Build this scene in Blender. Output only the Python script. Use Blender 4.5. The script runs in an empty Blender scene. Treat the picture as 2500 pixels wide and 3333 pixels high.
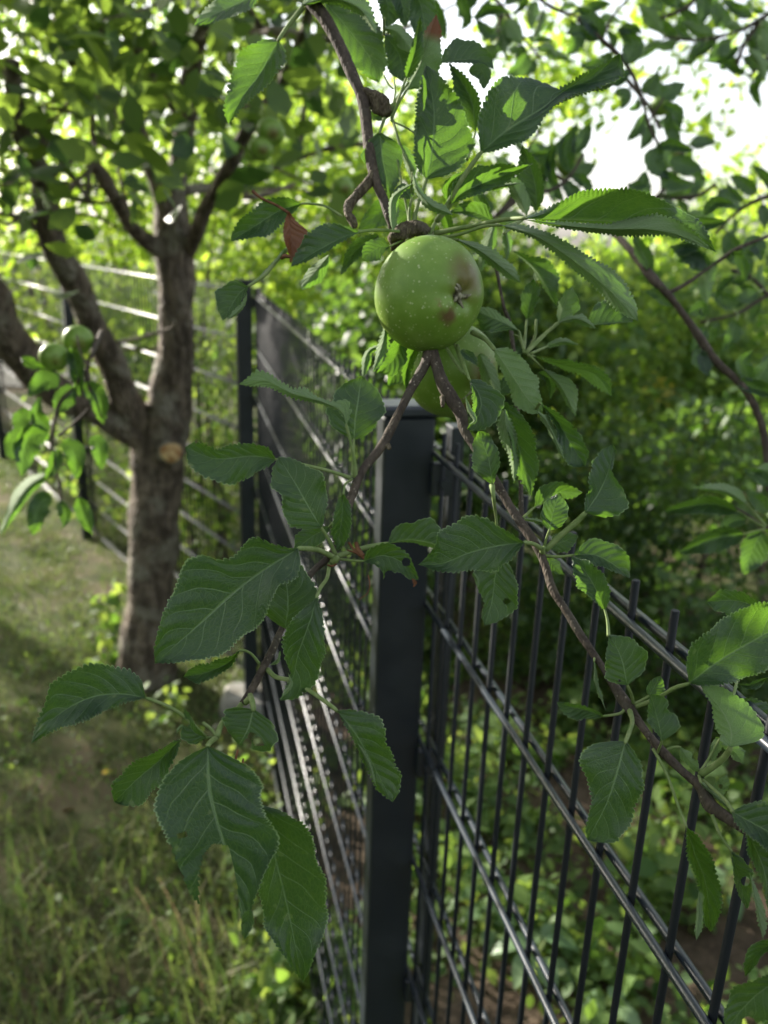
import bpy, math, random
import numpy as np
from mathutils import Vector, Matrix
R = math.radians
rng = np.random.default_rng(7)
random.seed(7)
sc = bpy.context.scene
col = sc.collection

# ------------------------------------------------------------------ camera
CAM = np.array([0.0, 0.0, 2.12]); F = 2754.0
pt, rl = R(18.254), R(1.915)
_up0 = np.array([0, math.sin(pt), math.cos(pt)]); _rt0 = np.array([1.0, 0, 0])
FW = np.array([0, math.cos(pt), -math.sin(pt)])
RT = _rt0 * math.cos(rl) + _up0 * math.sin(rl)
UP = -_rt0 * math.sin(rl) + _up0 * math.cos(rl)
cd = bpy.data.cameras.new('camera'); cam = bpy.data.objects.new('camera', cd); col.objects.link(cam)
cd.sensor_fit = 'VERTICAL'; cd.sensor_height = 36; cd.sensor_width = 27
cd.lens = F / 3333 * 36; cd.clip_start = .02; cd.clip_end = 400
cd.dof.use_dof = True; cd.dof.focus_distance = .47; cd.dof.aperture_fstop = 8.0
M = Matrix(((RT[0], UP[0], -FW[0], CAM[0]), (RT[1], UP[1], -FW[1], CAM[1]), (RT[2], UP[2], -FW[2], CAM[2]), (0, 0, 0, 1)))
cam.matrix_world = M; sc.camera = cam

# ------------------------------------------------------------------ light
SUN_AZ, SUN_EL = R(-53), R(20)
w = bpy.data.worlds.new('World'); sc.world = w; w.use_nodes = True
nt = w.node_tree; sky = nt.nodes.new('ShaderNodeTexSky'); sky.sky_type = 'NISHITA'; sky.sun_disc = False
sky.sun_elevation = SUN_EL; sky.sun_rotation = SUN_AZ; sky.air_density = 1.0; sky.dust_density = 2.5; sky.ozone_density = 1
bg = nt.nodes['Background']; bg.inputs['Strength'].default_value = .15
hs = nt.nodes.new('ShaderNodeHueSaturation'); hs.inputs['Saturation'].default_value = .35; nt.links.new(sky.outputs[0], hs.inputs['Color']); nt.links.new(hs.outputs[0], bg.inputs['Color'])
sd = bpy.data.lights.new('sun', 'SUN'); sun = bpy.data.objects.new('sun', sd); col.objects.link(sun)
sd.energy = 5.0; sd.angle = R(.5); sd.color = (1, .93, .82)
sdir = Vector((math.sin(SUN_AZ) * math.cos(SUN_EL), math.cos(SUN_AZ) * math.cos(SUN_EL), math.sin(SUN_EL)))
sun.rotation_euler = sdir.to_track_quat('Z', 'Y').to_euler()
sc.view_settings.view_transform = 'Standard'; sc.view_settings.look = 'None'
sc.view_settings.exposure = 1.55; sc.view_settings.gamma = 1
sc.render.engine = 'CYCLES'; sc.cycles.max_bounces = 7; sc.cycles.transmission_bounces = 6; sc.cycles.diffuse_bounces = 4
sc.cycles.use_denoising = True

def at(x, y, d):
    """point seen towards photo direction (x, y) at the given depth in metres"""
    return CAM + d * (FW + (x - 1250) / F * RT - (y - 1666.5) / F * UP)
def ground_at(x, y, z=0.0):
    r = FW + (x - 1250) / F * RT - (y - 1666.5) / F * UP
    return CAM + r * ((z - CAM[2]) / r[2])

# ------------------------------------------------------------------ object helpers
def link(name, me, parent=None, label=None, cat=None, group=None, kind=None):
    o = bpy.data.objects.new(name, me); col.objects.link(o)
    if parent is not None: o.parent = parent
    for k, v in (('label', label), ('category', cat), ('group', group), ('kind', kind)):
        if v: o[k] = v
    return o
def thing(name, loc, label, cat, group=None):
    o = link(name, None, None, label, cat, group); o.location = [float(c) for c in loc]
    o.empty_display_size = .05
    return o
def place(o, loc=(0, 0, 0)):
    """child mesh built in world coordinates under an Empty that only has a location"""
    return o
def mesh(name, V, Fc, mat=None, smooth=True, origin=None, uv=None, attrs=None):
    V = np.asarray(V, float)
    if origin is not None: V = V - np.asarray(origin, float)
    me = bpy.data.meshes.new(name)
    if isinstance(Fc, np.ndarray):
        k = Fc.shape[1]
        me.vertices.add(len(V)); me.vertices.foreach_set('co', V.ravel())
        me.loops.add(Fc.size); me.loops.foreach_set('vertex_index', Fc.ravel().astype(np.int32))
        me.polygons.add(len(Fc)); me.polygons.foreach_set('loop_start', np.arange(0, Fc.size, k, dtype=np.int32))
        me.polygons.foreach_set('loop_total', np.full(len(Fc), k, np.int32))
        me.update(calc_edges=True)
    else:
        me.from_pydata([tuple(v) for v in V], [], [tuple(f) for f in Fc]); me.update()
    if smooth: me.polygons.foreach_set('use_smooth', np.ones(len(me.polygons), bool))
    if mat is not None: me.materials.append(mat)
    if uv is not None:
        l = me.uv_layers.new(name='UVMap'); idx = np.empty(len(me.loops), np.int32); me.loops.foreach_get('vertex_index', idx)
        l.data.foreach_set('uv', np.asarray(uv, float)[idx].ravel())
    for n, a in (attrs or {}).items():
        t = me.attributes.new(n, 'FLOAT', 'POINT'); t.data.foreach_set('value', np.asarray(a, float))
    return me

def crom(P, n):
    """Catmull-Rom through rows of P, n samples"""
    P = np.asarray(P, float)
    if len(P) == 2: return P[0] + (P[1] - P[0]) * np.linspace(0, 1, n)[:, None]
    Q = np.vstack([2 * P[0] - P[1], P, 2 * P[-1] - P[-2]])
    L = np.r_[0, np.cumsum(np.linalg.norm(np.diff(P[:, :3], axis=0), axis=1))]
    t = np.interp(np.linspace(0, L[-1], n), L, np.arange(len(P)))
    i = np.minimum(t.astype(int), len(P) - 2); f = (t - i)[:, None]
    a, b, c, d = Q[i], Q[i + 1], Q[i + 2], Q[i + 3]
    return .5 * (2 * b + (c - a) * f + (2 * a - 5 * b + 4 * c - d) * f ** 2 + (3 * b - a - 3 * c + d) * f ** 3)

def tube_geo(P, rad, seg=8, n=24, bump=0.0, bfreq=40, seed=0, cap=True):
    P = np.asarray(P, float); rad = np.asarray(rad, float) if np.ndim(rad) else np.full(len(P), float(rad))
    C = crom(np.c_[P, rad], n); c = C[:, :3]; r = C[:, 3]
    T = np.gradient(c, axis=0); T /= np.linalg.norm(T, axis=1)[:, None] + 1e-12
    ref = np.array([.31, .17, .93]);
    A = np.cross(T, ref); A /= np.linalg.norm(A, axis=1)[:, None] + 1e-12; B = np.cross(T, A)
    th = np.linspace(0, 2 * math.pi, seg, endpoint=False)
    rr = np.repeat(r[:, None], seg, 1)
    if bump:
        g = np.random.default_rng(seed)
        ph = g.uniform(0, 6.28, (8, 3)); fr = g.uniform(.4, 1.6, (8,)) * bfreq
        s = np.linspace(0, 1, n)[:, None] * np.linalg.norm(c[-1] - c[0])
        for k in range(8):
            rr = rr * (1 + bump * .5 * np.sin(s * fr[k] + ph[k, 0] + (k % 4) * th[None] + ph[k, 1]))
        rr = rr * (1 + bump * .5 * g.normal(size=rr.shape) * .5)
    V = c[:, None] + rr[..., None] * (np.cos(th)[None, :, None] * A[:, None] + np.sin(th)[None, :, None] * B[:, None])
    V = V.reshape(-1, 3); Fc = []
    for i in range(n - 1):
        for j in range(seg):
            k = (j + 1) % seg
            Fc.append((i * seg + j, i * seg + k, (i + 1) * seg + k, (i + 1) * seg + j))
    if cap:
        V = np.vstack([V, c[0], c[-1]]); a = len(V) - 2; b = len(V) - 1
        for j in range(seg):
            k = (j + 1) % seg
            Fc.append((a, k, j, a)); Fc.append((b, (n - 1) * seg + j, (n - 1) * seg + k, b))
    return V, [tuple(dict.fromkeys(f)) for f in Fc]
def tube(name, P, rad, mat, parent, origin, **k):
    V, Fc = tube_geo(P, rad, **k)
    return link(name, mesh(name, V, Fc, mat, origin=origin), parent)
def joined(geos):
    V = []; Fc = []; o = 0
    for v, f in geos:
        V.append(v); Fc += [tuple(i + o for i in q) for q in f]; o += len(v)
    return np.vstack(V), Fc
def box_geo(c, s, rot=0.0, bev=0.0, top=None):
    c = np.array(c, float); x, y, z = [q / 2 for q in s]
    if bev:
        b = bev; ring = [(x - b, y), (-x + b, y), (-x, y - b), (-x, -y + b), (-x + b, -y), (x - b, -y), (x, -y + b), (x, y - b)]
        V = [(a, d, -z + b) for a, d in ring] + [(a, d, z - b) for a, d in ring]
        lo = [(a * (1 - b / x), d * (1 - b / y), -z) for a, d in ring]; hi = [(a * (1 - b / x), d * (1 - b / y), z) for a, d in ring]
        V = lo + V + hi; Fc = [tuple(range(8))[::1]]
        for k in range(3):
            for j in range(8): n = (j + 1) % 8; Fc.append((k * 8 + j, k * 8 + (j + 0), (k + 1) * 8 + j, (k + 1) * 8 + n, k * 8 + n)[1:])
        Fc.append(tuple(range(31, 23, -1)))
    else:
        V = [(i, j, k) for k in (-z, z) for i, j in ((x, y), (-x, y), (-x, -y), (x, -y))]
        Fc = [(0, 1, 2, 3), (7, 6, 5, 4), (0, 4, 5, 1), (1, 5, 6, 2), (2, 6, 7, 3), (3, 7, 4, 0)]
    V = np.array(V); ca, sa = math.cos(rot), math.sin(rot)
    V = np.c_[V[:, 0] * ca - V[:, 1] * sa, V[:, 0] * sa + V[:, 1] * ca, V[:, 2]] + c
    return V, Fc

# ------------------------------------------------------------------ materials
class NB:
    def __init__(s, name):
        s.m = bpy.data.materials.new(name); s.m.use_nodes = True; s.t = s.m.node_tree; s.t.nodes.clear()
        s.out = s.n('ShaderNodeOutputMaterial')
    def n(s, k, **p):
        x = s.t.nodes.new(k)
        for a, v in p.items(): setattr(x, a, v)
        return x
    def put(s, sock, v):
        if hasattr(v, 'is_output') or isinstance(v, bpy.types.NodeSocket): s.t.links.new(v, sock)
        elif v is not None: sock.default_value = v
    def math(s, op, a, b=0.0, c=0.0, clamp=False):
        x = s.n('ShaderNodeMath', operation=op, use_clamp=clamp)
        s.put(x.inputs[0], a); s.put(x.inputs[1], b)
        if op in ('MULTIPLY_ADD', 'SMOOTH_MIN', 'COMPARE'): s.put(x.inputs[2], c)
        return x.outputs[0]
    def mix(s, f, a, b, mode='MIX'):
        x = s.n('ShaderNodeMix', data_type='RGBA', blend_type=mode)
        s.put(x.inputs[0], f); s.put(x.inputs[6], a if not isinstance(a, tuple) else (*a, 1)[:4]); s.put(x.inputs[7], b if not isinstance(b, tuple) else (*b, 1)[:4])
        return x.outputs[2]
    def ramp(s, f, lo, hi, a=0.0, b=1.0):
        x = s.n('ShaderNodeMapRange', interpolation_type='SMOOTHSTEP'); s.put(x.inputs[0], f)
        s.put(x.inputs[1], lo); s.put(x.inputs[2], hi); s.put(x.inputs[3], a); s.put(x.inputs[4], b); return x.outputs[0]
    def noise(s, vec, scale, detail=3, rough=.55, col=False, w=None):
        x = s.n('ShaderNodeTexNoise'); s.put(x.inputs['Vector'], vec); x.inputs['Scale'].default_value = scale
        x.inputs['Detail'].default_value = detail; x.inputs['Roughness'].default_value = rough
        return x.outputs['Color' if col else 'Fac']
    def vor(s, vec, scale, feat='F1', rnd=1.0):
        x = s.n('ShaderNodeTexVoronoi', feature=feat); s.put(x.inputs['Vector'], vec); x.inputs['Scale'].default_value = scale
        x.inputs['Randomness'].default_value = rnd
        return x.outputs['Distance']
    def attr(s, name, typ='GEOMETRY'): return s.n('ShaderNodeAttribute', attribute_name=name, attribute_type=typ).outputs['Fac']
    def coord(s, k='Object'): return s.n('ShaderNodeTexCoord').outputs[k]
    def geo(s, k): return s.n('ShaderNodeNewGeometry').outputs[k]
    def bump(s, h, st, d=.001):
        x = s.n('ShaderNodeBump'); s.put(x.inputs['Height'], h); x.inputs['Strength'].default_value = st; x.inputs['Distance'].default_value = d
        return x.outputs[0]
    def pbr(s, colr, rough=.5, spec=.5, normal=None, metal=0.0, **kw):
        x = s.n('ShaderNodeBsdfPrincipled'); s.put(x.inputs['Base Color'], (*colr, 1)[:4] if isinstance(colr, tuple) else colr)
        s.put(x.inputs['Roughness'], rough); s.put(x.inputs['Specular IOR Level'], spec); s.put(x.inputs['Metallic'], metal)
        if normal is not None: s.put(x.inputs['Normal'], normal)
        for k, v in kw.items(): s.put(x.inputs[k], v)
        return x.outputs[0]
    def sep(s, v):
        x = s.n('ShaderNodeSeparateXYZ'); s.put(x.inputs[0], v); return x.outputs
    def comb(s, a, b, c=0.0):
        x = s.n('ShaderNodeCombineXYZ'); s.put(x.inputs[0], a); s.put(x.inputs[1], b); s.put(x.inputs[2], c); return x.outputs[0]
    def shade(s, a, b, f):
        x = s.n('ShaderNodeMixShader'); s.put(x.inputs[0], f); s.put(x.inputs[1], a); s.put(x.inputs[2], b); return x.outputs[0]
    def done(s, sh):
        s.t.links.new(sh, s.out.inputs['Surface']); return s.m

def leaf_material():
    """apple leaf: dark upper side, pale felted underside, raised veins, light toothed rim; thin and translucent"""
    b = NB('apple_leaf')
    uv = b.sep(b.coord('UV')); u = uv[0]; v2 = b.math('MULTIPLY_ADD', uv[1], 2, -1)
    tone = b.attr('tone'); under = b.attr('under'); brown = b.attr('brown')
    obj = b.coord('Object'); wob = b.noise(obj, 28, 2); wob = b.math('SUBTRACT', wob, .5)
    av = b.math('ABSOLUTE', v2); sgn = b.math('GREATER_THAN', v2, 0.0)
    mid = b.math('SUBTRACT', av, b.math('MULTIPLY', b.math('SUBTRACT', 1.12, u), .028)); midm = b.ramp(mid, 0.0, .022, 1, 0)
    p = b.math('SUBTRACT', u, b.math('MULTIPLY', av, .23)); p = b.math('SUBTRACT', p, b.math('MULTIPLY', b.math('POWER', av, 3), .06))
    p = b.math('ADD', b.math('MULTIPLY', p, 7.2), b.math('MULTIPLY', sgn, .43)); p = b.math('ADD', p, b.math('MULTIPLY', wob, 1.0)); p = b.math('ADD', p, b.math('MULTIPLY', tone, 3.0))
    fr = b.math('ABSOLUTE', b.math('SUBTRACT', b.math('FRACT', p), .5))
    lat = b.ramp(fr, .0, .05, 1, 0); lat = b.math('MULTIPLY', lat, b.ramp(av, .5, 1.0, 1, .25))
    uvv = b.comb(b.math('MULTIPLY', u, 26), b.math('MULTIPLY', v2, 11), b.math('MULTIPLY', tone, 9))
    cell = b.vor(uvv, 1.0, 'DISTANCE_TO_EDGE'); net = b.ramp(cell, 0, .16, 1, 0)
    p3 = b.math('ADD', b.math('MULTIPLY', b.math('ADD', u, b.math('MULTIPLY', av, .05)), 30), b.math('MULTIPLY', wob, 3)); ter = b.ramp(b.math('ABSOLUTE', b.math('SUBTRACT', b.math('FRACT', p3), .5)), 0, .2, 1, 0)
    vein = b.math('MAXIMUM', midm, b.math('MULTIPLY', lat, .9)); fine = b.math('MAXIMUM', net, b.math('MULTIPLY', ter, .4))
    n1 = b.noise(obj, 35, 4); n2 = b.noise(obj, 300, 2)
    top = b.mix(n1, (.012, .031, .012), (.026, .058, .021)); top = b.mix(tone, top, b.mix(n1, (.009, .025, .020), (.017, .041, .030)))
    top = b.mix(b.math('MULTIPLY', vein, .62), top, (.22, .32, .14)); top = b.mix(b.math('MULTIPLY', fine, .09), top, (.14, .24, .08))
    und = b.mix(n1, (.115, .185, .075), (.175, .25, .115)); und = b.mix(b.math('MULTIPLY', vein, .6), und, (.28, .36, .18)); und = b.mix(b.math('MULTIPLY', fine, .18), und, (.28, .36, .2))
    rnd = b.n('ShaderNodeObjectInfo').outputs['Random']; top = b.mix(b.math('MULTIPLY', rnd, .55), top, b.mix(1.0, top, (.62, .66, .80), 'MULTIPLY'))
    back = b.geo('Backfacing'); uf = b.math('ABSOLUTE', b.math('SUBTRACT', under, back))
    c = b.mix(uf, top, und)
    rim = b.ramp(av, .955, .995, 0, 1); c = b.mix(b.math('MULTIPLY', rim, .75), c, (.30, .40, .20))
    spot = b.ramp(b.noise(obj, 140, 1), .70, .76, 0, 1); c = b.mix(b.math('MULTIPLY', spot, .35), c, (.22, .26, .12))
    c = b.mix(brown, c, b.mix(n1, (.10, .045, .022), (.26, .11, .05)))
    h = b.math('SUBTRACT', b.math('MULTIPLY', fine, -.35), b.math('MULTIPLY', vein, 1.2)); h = b.math('ADD', h, b.math('MULTIPLY', b.ramp(fr, 0, .5), .9)); h = b.math('MULTIPLY', h, b.math('MULTIPLY_ADD', uf, -2.0, 1.0))
    h = b.math('ADD', h, b.math('MULTIPLY', n2, .25))
    nor = b.bump(h, .5, .0006)
    rough = b.math('MULTIPLY_ADD', uf, .36, b.ramp(n1, .3, .7, .30, .42))
    spec = b.math('MULTIPLY_ADD', uf, -.35, .5)
    pb = b.pbr(c, rough, spec, nor, **{'Sheen Weight': b.math('MULTIPLY_ADD', uf, .12, .0), 'Sheen Roughness': .5})
    tr = b.n('ShaderNodeBsdfTranslucent'); tc = b.mix(b.math('MULTIPLY', vein, .6), b.mix(n1, (.13, .31, .02), (.21, .44, .035)), (.07, .16, .012))
    tc = b.mix(b.math('MULTIPLY', fine, .22), tc, (.30, .50, .05)); tc = b.mix(brown, tc, (.22, .07, .02)); b.put(tr.inputs['Color'], tc); b.put(tr.inputs['Normal'], nor)
    return b.done(b.shade(pb, tr.outputs[0], .30))

def foliage_material(name, c1, c2, t1, t2, tw=.45, rough=.45):
    b = NB(name); tone = b.attr('tone')
    c = b.mix(tone, c1, c2); t = b.mix(tone, t1, t2)
    pb = b.pbr(c, rough, .4); tr = b.n('ShaderNodeBsdfTranslucent'); b.put(tr.inputs['Color'], t)
    return b.done(b.shade(pb, tr.outputs[0], tw))

def bark_material(name, c1, c2, c3, sc_=1.0, bst=.8, bd=.004, dots=False):
    b = NB(name); o = b.coord('Object')
    mp = b.n('ShaderNodeMapping'); b.put(mp.inputs['Vector'], o); mp.inputs['Scale'].default_value = (1, 1, .35); v = mp.outputs[0]
    n1 = b.noise(v, 30 * sc_, 6, .65); n2 = b.noise(o, 9 * sc_, 3); n3 = b.vor(v, 42 * sc_, 'DISTANCE_TO_EDGE')
    c = b.mix(b.ramp(n1, .35, .7), c1, c2); c = b.mix(b.ramp(n2, .48, .66), c, c3)
    if dots:
        d = b.ramp(b.vor(o, 330, 'F1'), .16, .26, 1, 0); d = b.math('MULTIPLY', d, b.ramp(b.noise(o, 90, 1), .5, .6)); c = b.mix(b.math('MULTIPLY', d, .55), c, (.30, .26, .20))
    h = b.math('ADD', n1, b.math('MULTIPLY', b.ramp(n3, 0, .2), .5))
    return b.done(b.pbr(c, .8, .25, b.bump(h, bst, bd)))

def metal_material(name='anthracite_powder_coat', k=1.0, ra=.20, rb=.28, sp=.7):
    b = NB(name); o = b.coord('Object')
    n = b.noise(o, 900, 2); d = b.noise(o, 14, 4)
    c = b.mix(b.ramp(d, .5, .75), (.0048 * k, .0074 * k, .0110 * k), (.0075 * k, .0105 * k, .0145 * k))
    return b.done(b.pbr(c, b.ramp(d, .3, .7, ra, rb), sp, b.bump(n, .05, .0003)))

def apple_material():
    b = NB('green_apple_skin'); o = b.coord('Object'); r = .034
    n1 = b.noise(o, 28, 4); n2 = b.noise(o, 120, 3)
    c = b.mix(n1, (.095, .185, .018), (.165, .27, .035)); s = b.sep(o)
    c = b.mix(b.ramp(b.noise(o, 55, 5, .6), .45, .75, 0, .3), c, (.27, .40, .10))
    dd = b.vor(o, 330, 'F1'); dots = b.math('MULTIPLY', b.ramp(dd, .10, .34, 1, 0), b.ramp(b.noise(o, 130, 2), .40, .60)); c = b.mix(b.math('MULTIPLY', dots, .55), c, (.50, .56, .30)); rs = b.ramp(b.noise(o, 380, 4, .7), .56, .70, 0, .28); c = b.mix(b.math('MULTIPLY', rs, b.ramp(b.noise(o, 40, 2), .45, .65)), c, (.34, .30, .12))
    def spot(p, r0, r1, colr, amt, c):
        x = b.n('ShaderNodeVectorMath', operation='DISTANCE'); b.put(x.inputs[0], o); x.inputs[1].default_value = p
        d = b.math('ADD', x.outputs['Value'], b.math('MULTIPLY', b.math('SUBTRACT', n2, .5), .012))
        return b.mix(b.math('MULTIPLY', b.ramp(d, r0, r1, 1, 0), amt), c, colr)
    c = spot((.006, .011, .028), .004, .021, (.13, .085, .035), .78, c)
    c = spot((-.010, -.0115, .0295), .002, .0095, (.11, .055, .03), .9, c)
    c = spot((-.0155, -.004, .0275), .001, .004, (.20, .09, .045), .7, c)
    c = spot((0, 0, .028), .0015, .008, (.13, .13, .06), .8, c)
    c = spot((-.012, -.014, -.012), .008, .03, (.32, .34, .07), .35, c)
    h = b.noise(o, 600, 2)
    return b.done(b.pbr(c, b.ramp(n1, .3, .7, .38, .50), .4, b.bump(h, .12, .0004), **{'Subsurface Weight': .05, 'Subsurface Scale': .004}))

def plain(name, c, rough=.7, spec=.3, c2=None, scale=20, bst=0):
    b = NB(name); o = b.coord('Object'); n = b.noise(o, scale, 4)
    cc = b.mix(b.ramp(n, .35, .65), c, c2) if c2 else c
    return b.done(b.pbr(cc, rough, spec, b.bump(n, bst, .01) if bst else None))

M_LEAF = leaf_material()
M_BARK = bark_material('young_apple_bark', (.042, .032, .025), (.100, .078, .058), (.066, .056, .042), 6, .8, .0009, True)
M_SPUR = bark_material('spur_bark', (.060, .045, .030), (.17, .14, .09), (.10, .085, .06), 9, 1.0, .0016)
M_TRUNK = bark_material('old_apple_bark', (.060, .046, .034), (.22, .175, .13), (.22, .20, .155), .9, 1.0, .02)
M_METAL = metal_material(); M_ROD = metal_material('rod_powder_coat', .9, .45, .55, .28); M_RAIL = metal_material('rail_coat_glint', 2.6, .29, .36); M_POST = metal_material('post_powder_coat', 1.7, .34, .46)  # same coating; rails lightened in colour for the sky glint along them
M_APPLE = apple_material()
M_PET = plain('petiole', (.13, .19, .055), .65, .3, (.19, .24, .09), 160)
M_SEPAL = plain('dry_sepal', (.10, .09, .06), .9, .1, (.30, .29, .20), 300)
M_DRY = plain('dry_brown_stalk', (.16, .075, .035), .8, .2, (.09, .04, .02), 200)
M_STUB = plain('cut_wood', (.60, .44, .22), .8, .2, (.30, .15, .06), 45)
M_CONC = plain('pale_concrete', (.27, .265, .24), .9, .2, (.17, .16, .135), 12, .4)

exec_parts = []

# ================================================================== SETTING: ground
GZ = 0.0
def ground_material():
    b = NB('lawn_soil'); o = b.coord('Object')
    n1 = b.noise(o, 1.3, 5); n2 = b.noise(o, 9, 6, .7); n3 = b.noise(o, 60, 4, .7)
    c = b.mix(b.ramp(n2, .35, .65), (.040, .055, .018), (.085, .095, .035)); c = b.mix(b.ramp(n1, .50, .66), c, (.15, .12, .075))
    c = b.mix(b.ramp(n3, .5, .7), c, (.12, .10, .06))
    return b.done(b.pbr(c, .95, .15, b.bump(n3, .8, .02)))
def soil_material():
    b = NB('bare_soil'); o = b.coord('Object')
    n2 = b.noise(o, 7, 6, .7); n3 = b.noise(o, 60, 4, .7)
    c = b.mix(b.ramp(n2, .35, .65), (.055, .040, .028), (.14, .105, .075)); c = b.mix(b.ramp(n3, .55, .7), c, (.17, .12, .08))
    return b.done(b.pbr(c, .95, .15, b.bump(n3, .9, .02)))
xs = np.linspace(-60, 60, 121); ys = np.linspace(-20, 100, 121)
X, Y = np.meshgrid(xs, ys)
def hgt(x, y):
    x = np.asarray(x, float); y = np.asarray(y, float)
    return .03 * np.sin(x * 1.1 + .3) * np.cos(y * .8) * np.exp(-((x + 1) ** 2 + (y - 3) ** 2) / 60.)
Z = hgt(X, Y)
V = np.c_[X.ravel(), Y.ravel(), Z.ravel()]; n = 121
i = np.arange(n * n).reshape(n, n); Q = np.stack([i[:-1, :-1], i[:-1, 1:], i[1:, 1:], i[1:, :-1]], -1).reshape(-1, 4)
link('ground', mesh('ground', V, Q, ground_material()), None, kind='structure')

# fence line geometry
TH1, TH2 = R(-13.847), R(-36.056)
D1 = np.array([math.sin(TH1), math.cos(TH1), 0]); N1 = np.array([D1[1], -D1[0], 0])
D2 = np.array([math.sin(TH2), math.cos(TH2), 0]); N2 = np.array([D2[1], -D2[0], 0])
TOP = CAM[2] - .2514
P1 = np.array([.0312, 1.1349, 0]); P2 = P1 + D1 * 2.52
# paved lane far behind the fence at the left
lane = [(-16, 11.2), (-3.6, 11.2), (-3.2, 14.5), (-16, 15.5)]
link('lane', mesh('lane', [(x, y, .02) for x, y in lane], [(0, 1, 2, 3)], M_CONC), None, kind='structure')
# planting bed behind the near fence: a sheet on the ground
bed = []
for s in np.linspace(-3, 2.5, 23): bed.append((P1 + D1 * s + N1 * (.02 + .03 * math.sin(s * 9)), P1 + D1 * s + N1 * (2.4 + .2 * math.sin(s * 3))))
V = []; Fc = []
for a, c in bed:
    for t in np.linspace(0, 1, 9): p = a * (1 - t) + c * t; V.append((p[0], p[1], float(hgt(p[0], p[1])) + .006 + .01 * math.sin(p[0] * 7) ** 2))
for a in range(len(bed) - 1):
    for t in range(8): Fc.append((a * 9 + t, a * 9 + t + 1, a * 9 + t + 10, a * 9 + t + 9))
link('garden_bed', mesh('garden_bed', V, Fc, soil_material()), None, kind='structure')

# ================================================================== FENCE
NR = 10; HR = 1.86
def cyl_mesh(name, r, a, b_, mt, seg=10, ch=.0006):
    """bar from a to b along Z with a small chamfer"""
    V = []; Fc = []
    for z, q in ((a, r - ch), (a + ch, r), (b_ - ch, r), (b_, r - ch)):
        for j in range(seg): t = 2 * math.pi * j / seg; V.append((q * math.cos(t), q * math.sin(t), z))
    for k in range(3):
        for j in range(seg): m = (j + 1) % seg; Fc.append((k * seg + j, k * seg + m, (k + 1) * seg + m, (k + 1) * seg + j))
    Fc.append(tuple(range(seg))[::-1]); Fc.append(tuple(range(3 * seg, 4 * seg)))
    me = mesh(name, V, Fc, mt)
    for p in me.polygons:
        if len(p.vertices) > 4: p.use_smooth = False
    return me
ROD = cyl_mesh('rod', .0029, -(NR - 1) * .2 - .02, .028, M_ROD)
RAIL = cyl_mesh('rail', .0034, 0, 2.49, M_RAIL, 12)
def fence_panel(P, D, N, label, s0=0.0, L=2.49, z=TOP):
    t = thing('mesh_fence', (P[0] + D[0] * s0, P[1] + D[1] * s0, 0), label, 'fence panel', 'double wire mesh panels of the garden fence')
    yaw = math.atan2(-D[0], D[1]); t.rotation_euler = (0, 0, yaw)      # local Y runs along the fence, local X to its right
    for k in range(NR):
        for sx in (-1, 1):
            o = link('rail', RAIL, t); o.location = (sx * .0070, 0, z - .2 * k); o.rotation_euler = (-math.pi / 2, 0, 0)
    for k in range(50):
        o = link('rod', ROD, t); o.location = (0, .02 + k * .05, z); o.rotation_euler = (0, 0, random.random())
    return t
def fence_post(P, D, N, label, side=-1, z=TOP):
    """box post on the lawn side of the mesh, clamp strip on the other side, flat cap over both"""
    yaw = math.atan2(-D[0], D[1])
    t = thing('fence_post', (P[0], P[1], 0), label, 'fence post', 'box posts of the garden fence'); t.rotation_euler = (0, 0, yaw)
    V, Fc = box_geo((-.0425, 0, (z + .045) / 2 - .1), (.063, .040, z + .045 + .2), 0, .003); post = link('post', mesh('post', V, Fc, M_POST, smooth=False), t)
    V, Fc = box_geo((.0205, 0, (z + .03) / 2 - .1), (.016, .030, z + .03 + .2), 0, .0012); link('clamp_strip', mesh('clamp_strip', V, Fc, M_POST, smooth=False), t)
    # cap: shallow lid with skirt
    V, Fc = box_geo((-.0165, 0, z + .0525), (.121, .052, .014), 0, .0035); c = link('cap', mesh('cap', V, Fc, M_POST, smooth=False), t)
    for k in (0, 2, 4, 6, 8):
        V, Fc = box_geo((.0, -.026, z - .2 * k - .030), (.030, .012, .042), 0, .002); cl = link('clamp', mesh('clamp', V, Fc, M_POST, smooth=False), t)
        V, Fc = tube_geo([(.0, -.032, z - .2 * k - .034), (.0, -.037, z - .2 * k - .034)], .0065, 6, 2); link('bolt', mesh('bolt', V, Fc, M_POST, smooth=False), cl)
    return t
fence_panel(P1, D1, N1, 'near mesh panel running down to the lower right from the nearest post', -2.5775)
fence_panel(P1, D1, N1, 'mesh panel seen edge on between the nearest post and the corner post', -.09)
fence_post(P1 + D1 * -.125 + N1 * .003, D1, N1, 'large dark post nearest the viewer, behind the big green apple')
fence_post(P2 + D1 * -.1, D1, N1, 'corner post where the fence turns behind the tree trunk')
Dc = P2
fence_panel(Dc + D2 * .02, D2, N2, 'mesh panel just beyond the corner post, its wires glinting either side of the trunk', .02)
fence_post(Dc + D2 * 2.52, D2, N2, 'post left of the trunk, half hidden by hanging apple leaves')
fence_panel(Dc + D2 * 2.54, D2, N2, 'mesh panel left of the trunk beyond the second corner post', 0)
fence_post(Dc + D2 * 5.04, D2, N2, 'far post at the left, blurred behind the left apple cluster')
fence_panel(Dc + D2 * 5.06, D2, N2, 'farthest mesh panel, running away at the left edge', 0)
# footing block of the corner post
V, Fc = box_geo((P2[0] - .02, P2[1] - .12, .01), (.26, .24, .12), TH1 + .3, .02)
o = link('concrete_footing', mesh('concrete_footing', V, Fc, M_CONC, smooth=False), None, 'pale concrete footing block at the bottom of the corner post', 'footing')

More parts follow.
